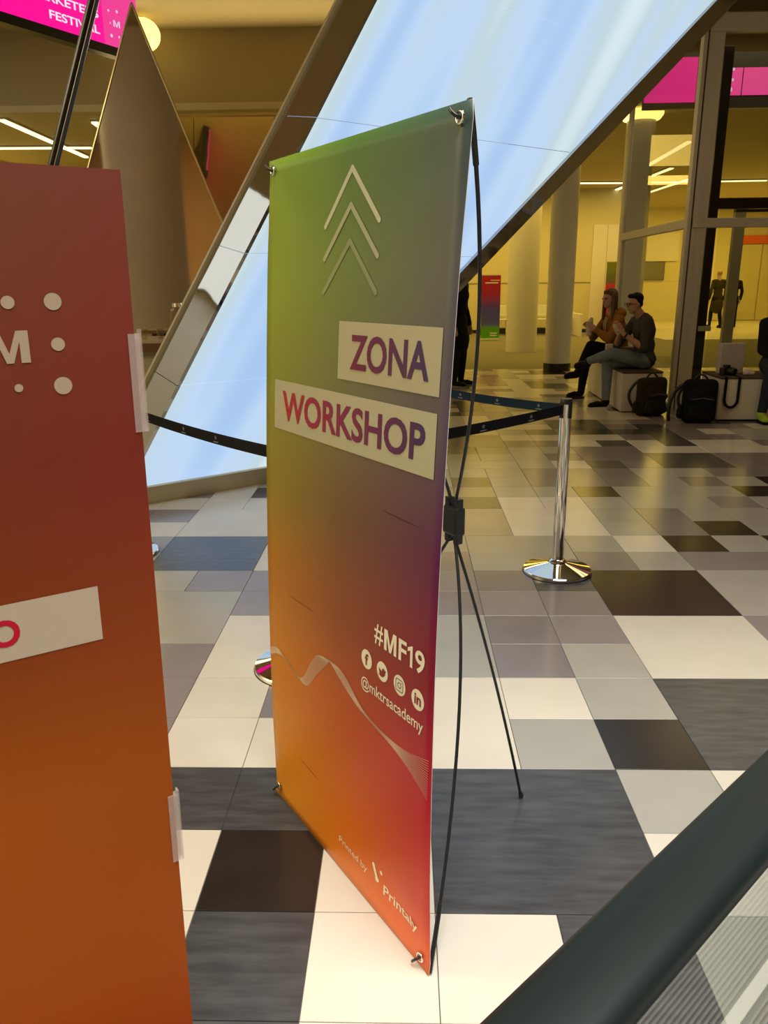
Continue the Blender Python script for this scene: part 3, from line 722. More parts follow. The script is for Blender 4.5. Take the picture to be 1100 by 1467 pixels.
# ================================================================ GLASS VESTIBULE
GX, GY, GY2, GX2, GH, GT = 3.26, 9.48, 12.3, 7.6, 5.05, 2.12
def window(name, label):
    t = empty(name, (0, 0, 0)); tag(t, label, None, None, 'structure'); return t
w1 = window('window_1', 'side glazing of the vestibule'); w2 = window('window_2', 'front glazing of the vestibule')
M_pane = glass_mat('vestibule_glass', (0.86, 0.87, 0.80), 1.5, 1.35)
def part(n, lo, hi, ma, p, bev=0.004): return box(n, lo, hi, ma, p, bev)
part('corner_post', (GX-.055, GY-.05, 0), (GX-.012, GY+.06, GH), M_alu, w1)
part('end_post', (GX-.03, GY2-.04, 0), (GX+.03, GY2+.04, GH), M_alu, w1)
part('transom', (GX-.05, GY+.06, GT-.05), (GX+.02, GY2-.04, GT+.05), M_alu, w1)
part('head_rail', (GX-.03, GY+.06, GH-.1), (GX+.03, GY2-.04, GH), M_alu, w1)
part('sill', (GX-.03, GY+.06, 0), (GX+.03, GY2-.04, .06), M_alu, w1)
for z0, z1 in ((.06, GT-.05), (GT+.05, GH-.1)):
    part('pane', (GX-.006, GY+.06, z0), (GX+.006, GY2-.04, z1), M_pane, w1, 0)
part('front_post', (GX+.006, GY-.04, 0), (GX+.17, GY+.03, GH), M_alu, w2)
part('dark_gasket', (GX-.012, GY-.02, 0), (GX+.006, GY+.02, GH), M_darkmetal, w2)
for x in (4.9, 6.3): part('mullion', (x-.03, GY-.04, 0), (x+.03, GY+.04, GH), M_alu, w2)
part('transom', (GX+.006, GY-.055, GT-.05), (GX2, GY+.04, GT+.05), M_alu, w2)
part('head_rail', (GX+.006, GY-.06, 4.03), (GX2, GY+.05, 4.20), M_alu, w2)
part('sill', (GX+.17, GY-.03, 0), (GX2, GY+.03, .05), M_alu, w2)
for xa, xb in ((GX+.17, 4.87), (4.93, 6.27), (6.33, GX2)):
    for z0, z1 in ((.05, GT-.05), (GT+.05, 4.03)):
        part('pane', (xa, GY-.006, z0), (xb, GY+.006, z1), M_pane, w2, 0)
# inner door leaf: black stile with push bar, silver jamb
d1 = window('door_1', 'black framed glass door inside the vestibule')
part('stile', (3.59, 9.86, 0.02), (3.70, 9.94, 4.0), M_darkmetal, d1)
part('stile', (4.86, 9.86, 0.02), (4.98, 9.94, 4.0), M_darkmetal, d1)
part('door_rail', (3.74, 9.87, .02), (4.86, 9.93, .12), M_alu, d1)
part('door_rail', (3.60, 9.85, 2.30), (4.98, 9.95, 2.42), M_darkmetal, d1)
part('push_plate', (3.60, 9.83, 0.90), (3.75, 9.86, .96), M_white, d1)
part('pane', (3.74, 9.894, .12), (4.86, 9.906, 2.30), glass_mat('door_glass', (0.93, 0.93, 0.9)), d1, 0)
d2 = window('door_2', 'far glass door of the vestibule with silver jamb')
part('jamb', (4.36, 11.0, 0), (4.50, 11.08, 2.35), M_alu, d2)
part('jamb', (6.2, 11.0, 0), (6.34, 11.08, 2.35), M_alu, d2)
part('door_head', (4.36, 11.0, 2.35), (6.34, 11.08, 2.47), M_darkmetal, d2)
part('pane', (4.50, 11.034, .02), (6.2, 11.046, 2.35), MATS['door_glass'], d2, 0)
tag(box('vestibule_roof', (GX-.03, GY-.05, GH), (GX2, GY2+.04, GH+.12), mat('dark_brown_soffit', (.05, .04, .025), .6)), kind='structure')
# ================================================================ LED SIGNS
def led_mat(name, col, s):
    return emit(name, col, s)
M_pink = emit('led_magenta', lin(255, 0, 150), 1.0)
M_pink2 = emit('led_pink', lin(240, 60, 150), 1.0)
M_ledw = emit('led_white_text', (0.95, 0.85, 0.95), 0.95)
M_ledw2 = emit('led_soft_text', (0.85, 0.6, 0.8), 0.9)
LE = V3((-4.26, 9.28, 0)); LD = V3((.478, .878, 0)); LN = V3((.878, -.478, 0))
led = empty('led_screen', LE + LD*0.4 + V3((0, 0, 4.22))); tag(led, 'magenta hanging LED screen reading MARKETERS FESTIVAL under the ceiling', 'screen')
LP = lambda s, z, l=0.0: LE + LD*s + V3((0, 0, z)) + LN*l
loc_l = lambda o: ploc(o, led)
loc_l(prism('casing', [LP(-.7, 4.22, -.01), LP(1.95, 4.22, -.01), LP(1.95, 5.16, -.01), LP(-.7, 5.16, -.01)], [LP(-.7, 4.22, -.12), LP(1.95, 4.22, -.12), LP(1.95, 5.16, -.12), LP(-.7, 5.16, -.12)], M_black, led))
loc_l(prism('bottom_frame', [LP(-.7, 4.20, .02), LP(1.95, 4.20, .02), LP(1.95, 4.30, .02), LP(-.7, 4.30, .02)], [LP(-.7, 4.20, -.12), LP(1.95, 4.20, -.12), LP(1.95, 4.30, -.12), LP(-.7, 4.30, -.12)], M_black, led))
for a, b, mm in ((-.7, 1.40, M_pink), (1.40, 1.95, M_pink2)):
    loc_l(prism('led_face', [LP(a, 4.30, 0), LP(b, 4.30, 0), LP(b, 5.12, 0), LP(a, 5.12, 0)], [LP(a, 4.30, -.01), LP(b, 4.30, -.01), LP(b, 5.12, -.01), LP(a, 5.12, -.01)], mm, led))
def lmark(name, pf, ma):
    me = bpy.data.meshes.new(name); me.from_pydata([LP(u, v, .003) for u, v in pf[0]], [], pf[1]); me.materials.append(ma)
    return loc_l(link(name, me, led))
lmark('lettering', text_polys('FESTIVAL', .63, 1.335, 4.392, 4.480, .02), M_ledw)
lmark('lettering', text_polys('MARKETERS', .36, 1.335, 4.560, 4.650, .02), M_ledw)
lmark('lettering', glyph_M(1.555, 1.66, 4.53, 4.60), M_ledw2)
for s, z, r in ((1.497, 4.685, .014), (1.627, 4.703, .018), (1.508, 4.555, .010), (1.51, 4.42, .02), (1.63, 4.43, .014)):
    lmark('dot', disc_pts(s, z, r, 16), M_ledw2)
led_reflection = empty('led_screen', (4.2, 12.1, 3.84)); tag(led_reflection, 'magenta LED reflection with small white M, built as a ribbon inside the glass vestibule', 'screen')  # glowing panels stand in for the LED reflection in the vestibule glass
def l2(n, lo, hi, ma): return ploc(box(n, lo, hi, ma, led_reflection), led_reflection)
l2('casing', (3.36, 12.12, 3.80), (7.2, 12.2, 4.50), M_black)
l2('led_face', (3.36, 12.10, 3.88), (4.06, 12.12, 4.44), M_pink)
l2('led_face', (4.30, 12.10, 3.96), (4.68, 12.12, 4.30), M_pink2)
l2('led_face', (4.70, 12.10, 3.96), (7.2, 12.12, 4.30), M_pink2)
def l2m(n, pf):
    me = bpy.data.meshes.new(n); me.from_pydata([(u, 12.097, v) for u, v in pf[0]], [], pf[1]); me.materials.append(M_ledw2); ploc(link(n, me, led_reflection), led_reflection)
l2m('lettering', glyph_M(4.36, 4.46, 4.10, 4.20))
for s, z, r in ((4.55, 4.15, .02), (4.53, 4.03, .03), (4.41, 4.02, .012), (4.42, 4.28, .015), (4.55, 4.28, .02)): l2m('dot', disc_pts(s, z, r, 16))
# ================================================================ CEILING LIGHT STRIPS
M_strip = emit('fluorescent_warm', (1.0, 0.86, 0.42), 2.2)
M_hous = mat('strip_housing', (.5, .47, .38), .5)
def strip_light(a, b, label, z=HC):
    a, b = V3((*a, 0)), V3((*b, 0)); d = (b-a).normalized(); n = V3((-d.y, d.x, 0))
    t = empty('ceiling_light', ((a+b)/2 + V3((0, 0, z)))); tag(t, label, 'light', 'fluorescent strips on the hall ceiling')
    for nm, w, z0, z1, ma in (('housing', .07, z-.03, z+.02, M_hous), ('tube', .05, z-.055, z-.028, M_strip)):
        ploc(prism(nm, [a-n*w+V3((0, 0, z0)), b-n*w+V3((0, 0, z0)), b+n*w+V3((0, 0, z0)), a+n*w+V3((0, 0, z0))], [a-n*w+V3((0, 0, z1)), b-n*w+V3((0, 0, z1)), b+n*w+V3((0, 0, z1)), a+n*w+V3((0, 0, z1))], ma, t), t)
for a_, b_, l_ in (((4.3, 22.9), (6.1, 23.0), 'warm strip light crossing the hall ceiling above the pale painted doorway'), ((6.4, 23.0), (9.8, 22.9), 'long warm strip light crossing the hall ceiling beyond the vestibule'),
    ((6.2, 25.6), (6.38, 20.2), 'warm strip light running lengthwise beside the glowing column'), ((7.42, 25.6), (7.54, 22.4), 'short lengthwise warm strip light seen through the side glazing'),
    ((-6.40, 13.5), (-6.54, 17.3), 'lengthwise warm strip light beside the leaning black pole'), ((-9.2, 16.0), (-6.0, 16.2), 'warm strip light crossing behind the leaning black pole'),
    ((-5.02, 13.8), (-5.10, 14.6), 'stubby warm strip light next to the mirror tip'), ((0.8, 20.5), (1.0, 16.5), 'lengthwise warm strip light hidden behind the luminous wall'),
    ((-2.4, 20.0), (-2.2, 16.0), 'lengthwise warm strip light behind the gold mirror panels')): strip_light(a_, b_, l_)
# ================================================================ MIRRORED LEFT BACKDROP
M_gold = wavy_mirror('wavy_gold_mirror', (0.80, 0.66, 0.32), 0.05, 0.055, 1.1, (1, 1, 2.6))
mw = empty('mirror_wall', (-1.9, 11.5, 0)); tag(mw, 'wavy gold-tinted mirror panels behind the luminous wall', 'mirror wall')
for xa in (-4.3, -3.1, -1.9, -0.7):
    ploc(box('mirror_panel', (xa+.004, 11.5, 0.05), (xa+1.196, 11.54, 4.05), M_gold, mw), mw)
ploc(box('backing', (-4.3, 11.54, 0), (0.5, 11.62, 4.05), M_black, mw), mw)
ploc(box('top_trim', (-4.3, 11.48, 4.05), (0.5, 11.62, 4.09), mat('brass_trim', (.5, .4, .2), .3, .8), mw), mw)
M_facet = wavy_mirror('bronze_mirror_facet', (0.62, 0.53, 0.42), 0.05, 0.06, 0.8)
ft = empty('mirror_pyramid', (-2.75, 9.2, 0)); tag(ft, 'pointed bronze mirror facet rising to a sharp tip beside the counter', 'mirror')
ap = V3((-2.765, 9.0, 4.27)); fl_, fr_ = V3((-4.50, 9.0, 0)), V3((-1.18, 9.0, 0)); fb = V3((-2.75, 10.3, 0))
me = bpy.data.meshes.new('mirror_facet'); me.from_pydata([ap, fl_, fr_, fb], [], [(0, 1, 2), (0, 2, 3), (0, 3, 1), (1, 3, 2)]); me.materials.append(M_facet)
bm = bmesh.new(); bm.from_mesh(me); bmesh.ops.recalc_face_normals(bm, faces=bm.faces[:]); bm.to_mesh(me); bm.free()
ploc(link('mirror_facet', me, ft), ft)
M_brass = mat('brass_edge', (.72, .62, .38), .25, .9)
for e in (fl_, fr_): ploc(tube_obj('edge_trim', [ap+V3((0, -.004, 0)), e+V3((0, -.004, 0.01))], .011, M_brass, ft, 6), ft)
mw.rotation_euler = (math.radians(-16), 0, 0)   # the panels lean back
# leaning black mast in front of the mirrors
ms = empty('leaning_pole', (-2.26, 3.5, 0)); tag(ms, 'slim black leaning pole rising behind the orange sign board', 'pole')
ploc(tube_obj('shaft', [(-2.26, 3.5, .01), (-0.90, 3.5, 3.4)], .021, M_darkmetal, ms, 12), ms)
ploc(tube_obj('highlight_rail', [(-2.235, 3.475, .03), (-0.875, 3.475, 3.4)], .007, mat('grey_rail', (.10, .10, .11), .3, .5), ms, 8), ms)
ploc(lathe_obj('foot_plate', [(0, 0), (.14, 0), (.14, .012), (0, .012)], M_darkmetal, ms, 28, (-2.26, 3.5, 0)), ms)
# pendant lamp
pl = empty('pendant_lamp', (-3.75, 12.6, 4.75)); tag(pl, 'glowing round yellow pendant lamp behind the mirror tip', 'lamp')
lathe_obj('globe', [(max(0, .25*math.sin(math.pi*k/16)), .22-.22*math.cos(math.pi*k/16)) for k in range(17)], emit('globe_glow', (1.0, .72, .2), 2.2), pl, 32)
tube_obj('stem', [(0, 0, .43), (0, 0, .47)], .02, M_darkmetal, pl, 8)
# ================================================================ SERVICE COUNTER
ct = empty('service_counter', (-2.6, 8.1, 0)); tag(ct, 'pale service counter with brown wooden edge beside the mirror facet', 'counter')
M_wood = mat('brown_wood', (.16, .075, .025), .45, var=.25, scale=8, stretch=(1, 6, 6))
box('top', (-.62, -.22, .945), (.60, .32, .985), mat('cream_top', (.55, .47, .30), .3), ct, .004)
box('edge_board', (-.62, -.235, .865), (.60, -.20, .945), M_wood, ct, .003)
box('front_panel', (-.60, -.14, 0), (.20, -.10, .865), mat('beige_panel', (.48, .42, .30), .5), ct)
box('front_panel', (.20, -.06, 0), (.58, -.02, .865), M_black, ct)  # black sheet, its colour stands in for the dark gap below the edge
box('side_panel', (-.60, -.10, 0), (-.56, .30, .865), MATS['beige_panel'], ct); box('side_panel', (.54, -.02, 0), (.58, .30, .865), MATS['beige_panel'], ct)
M_clear = glass_mat('drinking_glass', (.92, .9, .82), 1.45, 1.6)
for x, y in ((-2.62, 7.98), (-2.47, 8.02)):
    g = tag(lathe_obj('drinking_glass', [(0, 0), (.028, 0), (.036, .10), (.033, .10), (.026, .008), (0, .008)], M_clear, None, 20), 'empty drinking glass on the service counter', 'glass', 'glasses on the counter')
    g.location = (x, y, .985)
jr = empty('drink_dispenser', (-2.27, 8.05, .985)); tag(jr, 'glass drink dispenser with dark tap on the counter', 'dispenser')
lathe_obj('jar', [(0, .05), (.07, .05), (.085, .09), (.085, .27), (.06, .30), (.06, .31), (0, .31)], M_clear, jr, 24)
lathe_obj('stand', [(0, 0), (.08, 0), (.08, .05), (0, .05)], M_steel, jr, 24)
lathe_obj('lid', [(0, .31), (.065, .31), (.062, .345), (0, .35)], M_steel, jr, 24)
bm = bmesh.new(); bx(bm, (-.015, -.13, .09), (.015, -.08, .125), .004); bx(bm, (-.01, -.125, .06), (.01, -.105, .10), .003); done('tap', bm, mat('navy_tap', (.02, .02, .06), .4), jr)
# ================================================================ PEOPLE
_ico = bmesh.new(); bmesh.ops.create_icosphere(_ico, subdivisions=2, radius=1.0)
ICO = [v.co.copy() for v in _ico.verts]; _ico.free()
def cap(p0, r0, p1, r1): return ('c', V3(p0), r0, V3(p1), r1)
def ell(c, rad, B): return ('e', V3(c), rad, B)
def add_prim(bm, p, grow=0.0):
    if p[0] == 'c':
        pts = [p[1]+v*(p[2]+grow) for v in ICO] + [p[3]+v*(p[4]+grow) for v in ICO]
    else:
        B = p[3]; pts = [p[1] + B[0]*v.x*(p[2][0]+grow) + B[1]*v.y*(p[2][1]+grow) + B[2]*v.z*(p[2][2]+grow) for v in ICO]
    b2 = bmesh.new()
    for q_ in pts: b2.verts.new(q_)
    r = bmesh.ops.convex_hull(b2, input=b2.verts[:])
    bmesh.ops.delete(b2, geom=[v for v in b2.verts if not v.link_faces], context='VERTS')
    mp = {v: bm.verts.new(v.co) for v in b2.verts}
    for f in b2.faces: bm.faces.new([mp[v] for v in f.verts])
    b2.free()
def blob(name, prims, ma, parent, voxel=0.011, grow=0.0, smooth=6, cut=None):
    bm = bmesh.new()
    for p in prims: add_prim(bm, p, grow)
    bmesh.ops.recalc_face_normals(bm, faces=bm.faces[:])
    me = bpy.data.meshes.new(name); bm.to_mesh(me); bm.free()
    o = bpy.data.objects.new(name, me); C.objects.link(o)
    r = o.modifiers.new('r', 'REMESH'); r.mode = 'VOXEL'; r.voxel_size = voxel; r.use_smooth_shade = True
    s = o.modifiers.new('s', 'SMOOTH'); s.iterations = smooth; s.factor = 0.5
    dg = bpy.context.evaluated_depsgraph_get(); me2 = bpy.data.meshes.new_from_object(o.evaluated_get(dg))
    bpy.data.objects.remove(o); bpy.data.meshes.remove(me)
    if cut:
        bm = bmesh.new(); bm.from_mesh(me2)
        for co_, no_ in cut:
            bmesh.ops.bisect_plane(bm, geom=bm.verts[:]+bm.edges[:]+bm.faces[:], plane_co=co_, plane_no=no_, clear_outer=True)
        bm.to_mesh(me2); bm.free()
    me2.name = name; me2.materials.clear(); me2.materials.append(ma)
    for p in me2.polygons: p.use_smooth = True
    out = link(name, me2, parent); out.matrix_parent_inverse = Matrix.Translation(-V3(parent.location)); return out
def hand(w, d, n, side, curl=0.6):
    d, n = V3(d).normalized(), V3(n); n = (n-d*n.dot(d)).normalized(); t = d.cross(n)*side
    P = [ell(w+d*.048, (.040, .052, .015), (t, d, n)), cap(w, .026, w+d*.03, .026)]
    for k, (o_, l_) in enumerate(((.030, .068), (.010, .076), (-.010, .070), (-.029, .055))):
        b = w + d*.088 + t*o_; dr = d.copy()
        for s_, r0, r1 in ((.45, .0098, .0092), (.32, .0092, .0086), (.23, .0086, .0076)):
            e = b + dr*l_*s_; P.append(cap(b, r0, e, r1)); b = e
            dr = (dr*math.cos(curl*.75) + n*math.sin(curl*.75)).normalized() if True else dr
            n2 = n
    b = w + d*.030 + t*.034; dr = (d*.65 + t*.62 + n*.35).normalized()
    e = b + dr*.036; P += [cap(b, .0125, e, .0105)]; dr = (dr + n*.5 - t*.3).normalized(); P.append(cap(e, .0105, e+dr*.030, .0082))
    return P
def foot_prims(ankle, toe, r=.042):
    a, t = V3(ankle), V3(toe)
    return [cap(a, r, a.lerp(t, .12)-V3((0, 0, .03)), r*.95), cap(a.lerp(t, .1)-V3((0, 0, .035)), r*.9, t, r*.72), cap(a.lerp(t, .55)-V3((0, 0, .005)), r*.85, t, r*.8)]
def person(name, label, J, cols, group=None, sleeve='short', hair='short', voxel=0.011, coat=0.0, shoes=True, curl=.6, face=True, extra_hair=None):
    """J: pelvis, chest, neck, head (centres), bf (body facing), hf (head facing), sh/el/wr/hd, hip/kn/an/toe as (left,right) pairs"""
    g = V3(J['root']); t = empty(name, g); tag(t, label, 'person', group)
    Z = V3((0, 0, 1)); f = V3(J['bf']).normalized(); rt = f.cross(Z).normalized()
    pel, che, nec, hd = (V3(J[k]) for k in ('pelvis', 'chest', 'neck', 'head'))
    su = (che-pel).normalized(); sf = (f-su*f.dot(su)).normalized(); BB = (rt, sf, su)
    torso = [ell(pel, (.165, .115, .12), BB), ell(pel.lerp(che, .5), (.145, .105, .15), BB), ell(che, (.165, .115, .17), BB), ell(che+su*.10, (.15, .09, .09), BB)]
    hf = V3(J['hf']).normalized(); hu = V3(J.get('hu', (0, 0, 1))); hu = (hu-hf*hu.dot(hf)).normalized(); hr = hf.cross(hu); HB_ = (hr, hf, hu)
    head = [ell(hd+hu*.025-hf*.008, (.074, .094, .095), HB_), ell(hd-hu*.035+hf*.022, (.060, .068, .070), HB_), ell(hd-hu*.078+hf*.045, (.036, .036, .030), HB_),
            cap(hd+hf*.090+hu*.012, .010, hd+hf*.108-hu*.022, .0125), ell(hd-hu*.052+hf*.086, (.024, .012, .012), HB_),
            ell(hd+hf*.082+hu*.030, (.05, .014, .012), HB_)]
    for s in (-1, 1): head.append(ell(hd+hr*.075*s-hf*.005-hu*.005, (.010, .018, .030), HB_))
    neck = [cap(nec-V3((0, 0, .02)), .062, hd-hu*.05-hf*.01, .054)]
    arms, legs, hands, feet, upper, fore, thigh, shin = [], [], [], [], [], [], [], []
    for i in (0, 1):
        sh, el, wr = V3(J['sh'][i]), V3(J['el'][i]), V3(J['wr'][i])
        upper += [cap(sh, .052, sh.lerp(el, .5), .046), cap(sh.lerp(el, .5), .046, el, .040), cap(sh, .055, che+su*.12+(sh-che).normalized()*.04, .06)]
        fore += [cap(el, .040, el.lerp(wr, .35), .040), cap(el.lerp(wr, .35), .040, wr, .027)]
        hands += hand(wr, V3(J['hd'][i]), V3(J['pn'][i]), 1 if i == 0 else -1, curl)
        hp, kn, an, to = V3(J['hip'][i]), V3(J['kn'][i]), V3(J['an'][i]), V3(J['toe'][i])
        thigh += [cap(hp, .088, hp.lerp(kn, .5), .078), cap(hp.lerp(kn, .5), .078, kn, .057)]
        shin += [cap(kn, .057, kn.lerp(an, .3), .056), cap(kn.lerp(an, .3), .056, an, .037)]
        feet += foot_prims(an, to)
    blob('body', torso+head+neck+upper+fore+hands+thigh+shin+feet, cols['skin'], t, min(voxel, .0085), smooth=3)
    sl_ = torso + upper + ([] if sleeve == 'short' else fore)
    if coat:
        b_ = (V3(J['hip'][0])+V3(J['hip'][1]))/2
        sl_ = sl_ + [ell(b_-V3((0, 0, coat*.5)), (.20, .15, coat*.62), (rt, f, Z))]
    shirt = blob('coat' if coat else 'shirt', sl_, cols['top'], t, voxel, .014, 6)
    blob('trousers', [ell(pel-su*.01, (.165, .115, .10), BB)]+thigh+shin, cols['legs'], t, voxel, .011, 5)
    for i in (0, 1):
        P = foot_prims(J['an'][i], J['toe'][i])
        sh_ = blob('shoe', P, cols['shoe'], t, .009, .009, 4)
        a, to = V3(J['an'][i]), V3(J['toe'][i]); d = (to-a); d.z = 0; L_ = d.length; d.normalize(); w_ = V3((-d.y, d.x, 0))
        if J.get('flat', (1, 1))[i]:
            bm = bmesh.new(); n = 16; rings = []
            for z in (0.0, .032):
                rings.append([bm.verts.new(a+d*(L_*.5+(L_*.5+.060)*math.cos(2*math.pi*k/n)) + w_*.047*math.sin(2*math.pi*k/n) + V3((0, 0, z-a.z))) for k in range(n)])
            for k in range(n): bm.faces.new((rings[0][k], rings[0][(k+1) % n], rings[1][(k+1) % n], rings[1][k]))
            bm.faces.new(rings[0][::-1]); bm.faces.new(rings[1])
            o = done('sole', bm, cols.get('sole', M_black), sh_)
    hc = hd+hu*.030
    if hair == 'short':
        HP = [ell(hc+hu*.034-hf*.024, (.080, .086, .074), HB_), ell(hc+hu*.068+hf*.040, (.060, .050, .030), HB_), ell(hc-hf*.058-hu*.028, (.058, .040, .052), HB_)]
        for s in (-1, 1): HP.append(ell(hc+hr*.068*s-hf*.022-hu*.01, (.016, .032, .05), HB_))
    elif hair == 'long':
        HP = [ell(hc+hu*.028-hf*.024, (.086, .096, .088), HB_), ell(hc+hu*.060+hf*.028, (.066, .055, .036), HB_)]
        for s in (-1, 1):
            HP += [cap(hc+hr*.076*s-hf*.008+hu*.03, .030, hc+hr*.082*s-hf*.0-hu*.10, .032), cap(hc+hr*.082*s-hu*.10, .032, hc+hr*.085*s+hf*.02-hu*.27, .022)]
        HP += [cap(hc-hf*.07, .06, hc-hf*.075-hu*.2, .05)]
    else:
        HP = [ell(hc+hu*.010-hf*.030, (.079, .082, .080), HB_)]
    blob('hair', HP, cols['hair'], t, .010, 0, 3)
    if face:
        for s in (-1, 1):
            bm = bmesh.new(); bmesh.ops.create_uvsphere(bm, u_segments=10, v_segments=8, radius=.0085); bmesh.ops.translate(bm, verts=bm.verts[:], vec=hd+hf*.0865+hr*.031*s+hu*.010)
            o = done('eye', bm, mat('eye_dark', (.02, .015, .012), .2), t, True); o.matrix_parent_inverse = Matrix.Translation(-g)
        bm = bmesh.new(); add_prim(bm, ell(hd+hf*.0965-hu*.052, (.021, .004, .005), HB_)); o = done('mouth', bm, mat('lips', (.25, .09, .07), .5), t, True); o.matrix_parent_inverse = Matrix.Translation(-g)
    return t, dict(hd=hd, hf=hf, hr=hr, hu=hu)
SKIN = mat('skin_tone', (.46, .26, .165), .55, var=.06, scale=12)
SKIN2 = mat('skin_tone_fair', (.50, .31, .22), .55, var=.06, scale=12)
def cloth(n, c, r=.85): return mat(n, c, r, spec=.15, var=.15, scale=14, bump=.25)
JEANS = cloth('light_blue_denim', (.17, .21, .25)); DJEANS = cloth('dark_denim', (.022, .03, .05)); BLK = cloth('black_fabric', (.008, .008, .009))
GREYT = cloth('charcoal_tee', (.060, .058, .050)); MUST = cloth('mustard_hoodie', (.30, .135, .025)); SHB = mat('black_shoe', (.006, .006, .007), .6, spec=.15, var=.1)
HAIRD = mat('dark_hair', (.008, .006, .005), .6, spec=.15, var=.3, scale=40); HAIRB = mat('brown_hair', (.09, .042, .018), .5, var=.3, scale=40)
# man eating
man, mh = person('person', 'person in glasses, charcoal tee and pale jeans eating on the white bench', dict(root=(2.85, 9.58, 0.48),
    pelvis=(2.90, 9.58, .595), chest=(2.86, 9.56, .93), neck=(2.82, 9.55, 1.10), head=(2.72, 9.53, 1.235), bf=(-1, -.12, 0), hf=(-1, -.28, -.10),
    sh=((2.845, 9.385, 1.03), (2.80, 9.735, 1.03)), el=((2.80, 9.34, .745), (2.60, 9.74, .745)), wr=((2.585, 9.42, .90), (2.580, 9.592, .90)),
    hd=((-.45, .25, .9), (-.45, -.25, .9)), pn=((-.3, .9, -.2), (-.3, -.9, -.2)),
    hip=((2.88, 9.50, .575), (2.88, 9.67, .575)), kn=((2.475, 9.46, .675), (2.47, 9.62, .545)), an=((2.285, 9.80, .555), (2.455, 9.53, .092)),
    toe=((2.165, 9.90, .485), (2.275, 9.49, .045)), flat=(0, 1)),
    dict(skin=SKIN, top=GREYT, legs=JEANS, shoe=SHB, hair=HAIRD, sole=M_white), voxel=.010, curl=.9)
def glasses(t, h):
    bm = bmesh.new(); n = 14
    for s in (-1, 1):
        c = h['hd']+h['hf']*.103+h['hr']*.033*s+h['hu']*.008
        ring = [c + h['hr']*.025*math.cos(2*math.pi*k/n) + h['hu']*.019*math.sin(2*math.pi*k/n) for k in range(n+1)]
        tube(bm, ring, .0028, 6, False); tube(bm, [c+h['hr']*.025*s, c+h['hr']*.045*s-h['hf']*.09], .0026, 6)
    tube(bm, [h['hd']+h['hf']*.106+h['hr']*.008+h['hu']*.010, h['hd']+h['hf']*.106-h['hr']*.008+h['hu']*.010], .0025, 6)
    return tag(done('eyeglasses', bm, M_black, None, True), 'thin dark eyeglasses on the face of the person in charcoal tee', 'glasses')
glasses(man, mh)
bm = bmesh.new()
wc = V3((2.585, 9.42, .90))-V3((-.215, .08, .155)).normalized()*.03
ax = V3((-.215, .08, .155)).normalized(); u_ = ax.cross(V3((0, 0, 1))).normalized(); v_ = ax.cross(u_)
tube(bm, [wc+u_*.036*math.cos(2*math.pi*k/16)+v_*.036*math.sin(2*math.pi*k/16) for k in range(17)], .011, 8, False)
tag(done('wristwatch', bm, M_black, None, True), 'black wristwatch on the wrist of the person in charcoal tee', 'watch')
M_paper = mat('white_paper', (.62, .56, .48), .8, var=.1, scale=20, bump=.4)
ws = empty('wrapped_sandwich', (2.545, 9.508, .93)); tag(ws, 'paper wrapped sandwich held up by the person in charcoal tee', 'food')
blob('paper', [cap((2.552, 9.508, .925), .046, (2.520, 9.508, .995), .050)], M_paper, ws, .008); blob('filling', [ell((2.512, 9.508, 1.022), (.044, .044, .030), (V3((1, 0, 0)), V3((0, 1, 0)), V3((0, 0, 1))))], mat('bread_crust', (.45, .22, .07), .7), ws, .008)
# woman
wom, wh = person('person', 'person with long brown hair and mustard hoodie holding a paper bag on the bench', dict(root=(2.82, 10.50, .48),
    pelvis=(2.86, 10.50, .59), chest=(2.76, 10.47, .92), neck=(2.71, 10.45, 1.10), head=(2.645, 10.42, 1.275), bf=(-1, -.30, 0), hf=(-1, -.55, -.05),
    sh=((2.76, 10.29, 1.02), (2.68, 10.63, 1.02)), el=((2.62, 10.24, .78), (2.52, 10.66, .78)), wr=((2.475, 10.31, .90), (2.455, 10.44, .90)),
    hd=((-.7, .1, .55), (-.7, -.1, .55)), pn=((0, .9, -.3), (0, -.9, -.3)),
    hip=((2.84, 10.42, .575), (2.84, 10.58, .575)), kn=((2.43, 10.36, .70), (2.42, 10.52, .555)), an=((2.315, 10.52, .345), (2.355, 10.44, .092)),
    toe=((2.175, 10.53, .285), (2.195, 10.40, .042)), flat=(0, 1)),
    dict(skin=SKIN2, top=MUST, legs=BLK, shoe=SHB, hair=HAIRB), sleeve='long', hair='long', voxel=.011, curl=.8)
hood = blob('hood', [cap((2.80, 10.36, 1.10), .062, (2.82, 10.52, 1.11), .066), cap((2.82, 10.52, 1.11), .066, (2.74, 10.58, 1.07), .05), cap((2.80, 10.36, 1.10), .062, (2.72, 10.34, 1.06), .05)], MUST, wom, .012)
for y in (10.38, 10.46): 
    o = tube_obj('drawstring', [(2.625, y, 1.05), (2.60, y-.005, .98), (2.60, y-.01, .90)], .005, M_white, wom, 6); o.matrix_parent_inverse = Matrix.Translation(-V3(wom.location))
pb = blob('paper_food_bag', [cap((2.395, 10.36, .85), .040, (2.40, 10.37, .96), .046), cap((2.40, 10.37, .96), .046, (2.415, 10.37, 1.03), .028)], M_paper, man, .010)
pb.parent = None; pb.matrix_parent_inverse = Matrix.Identity(4); tag(pb, 'crumpled white paper food bag held by the person in mustard hoodie', 'bag')
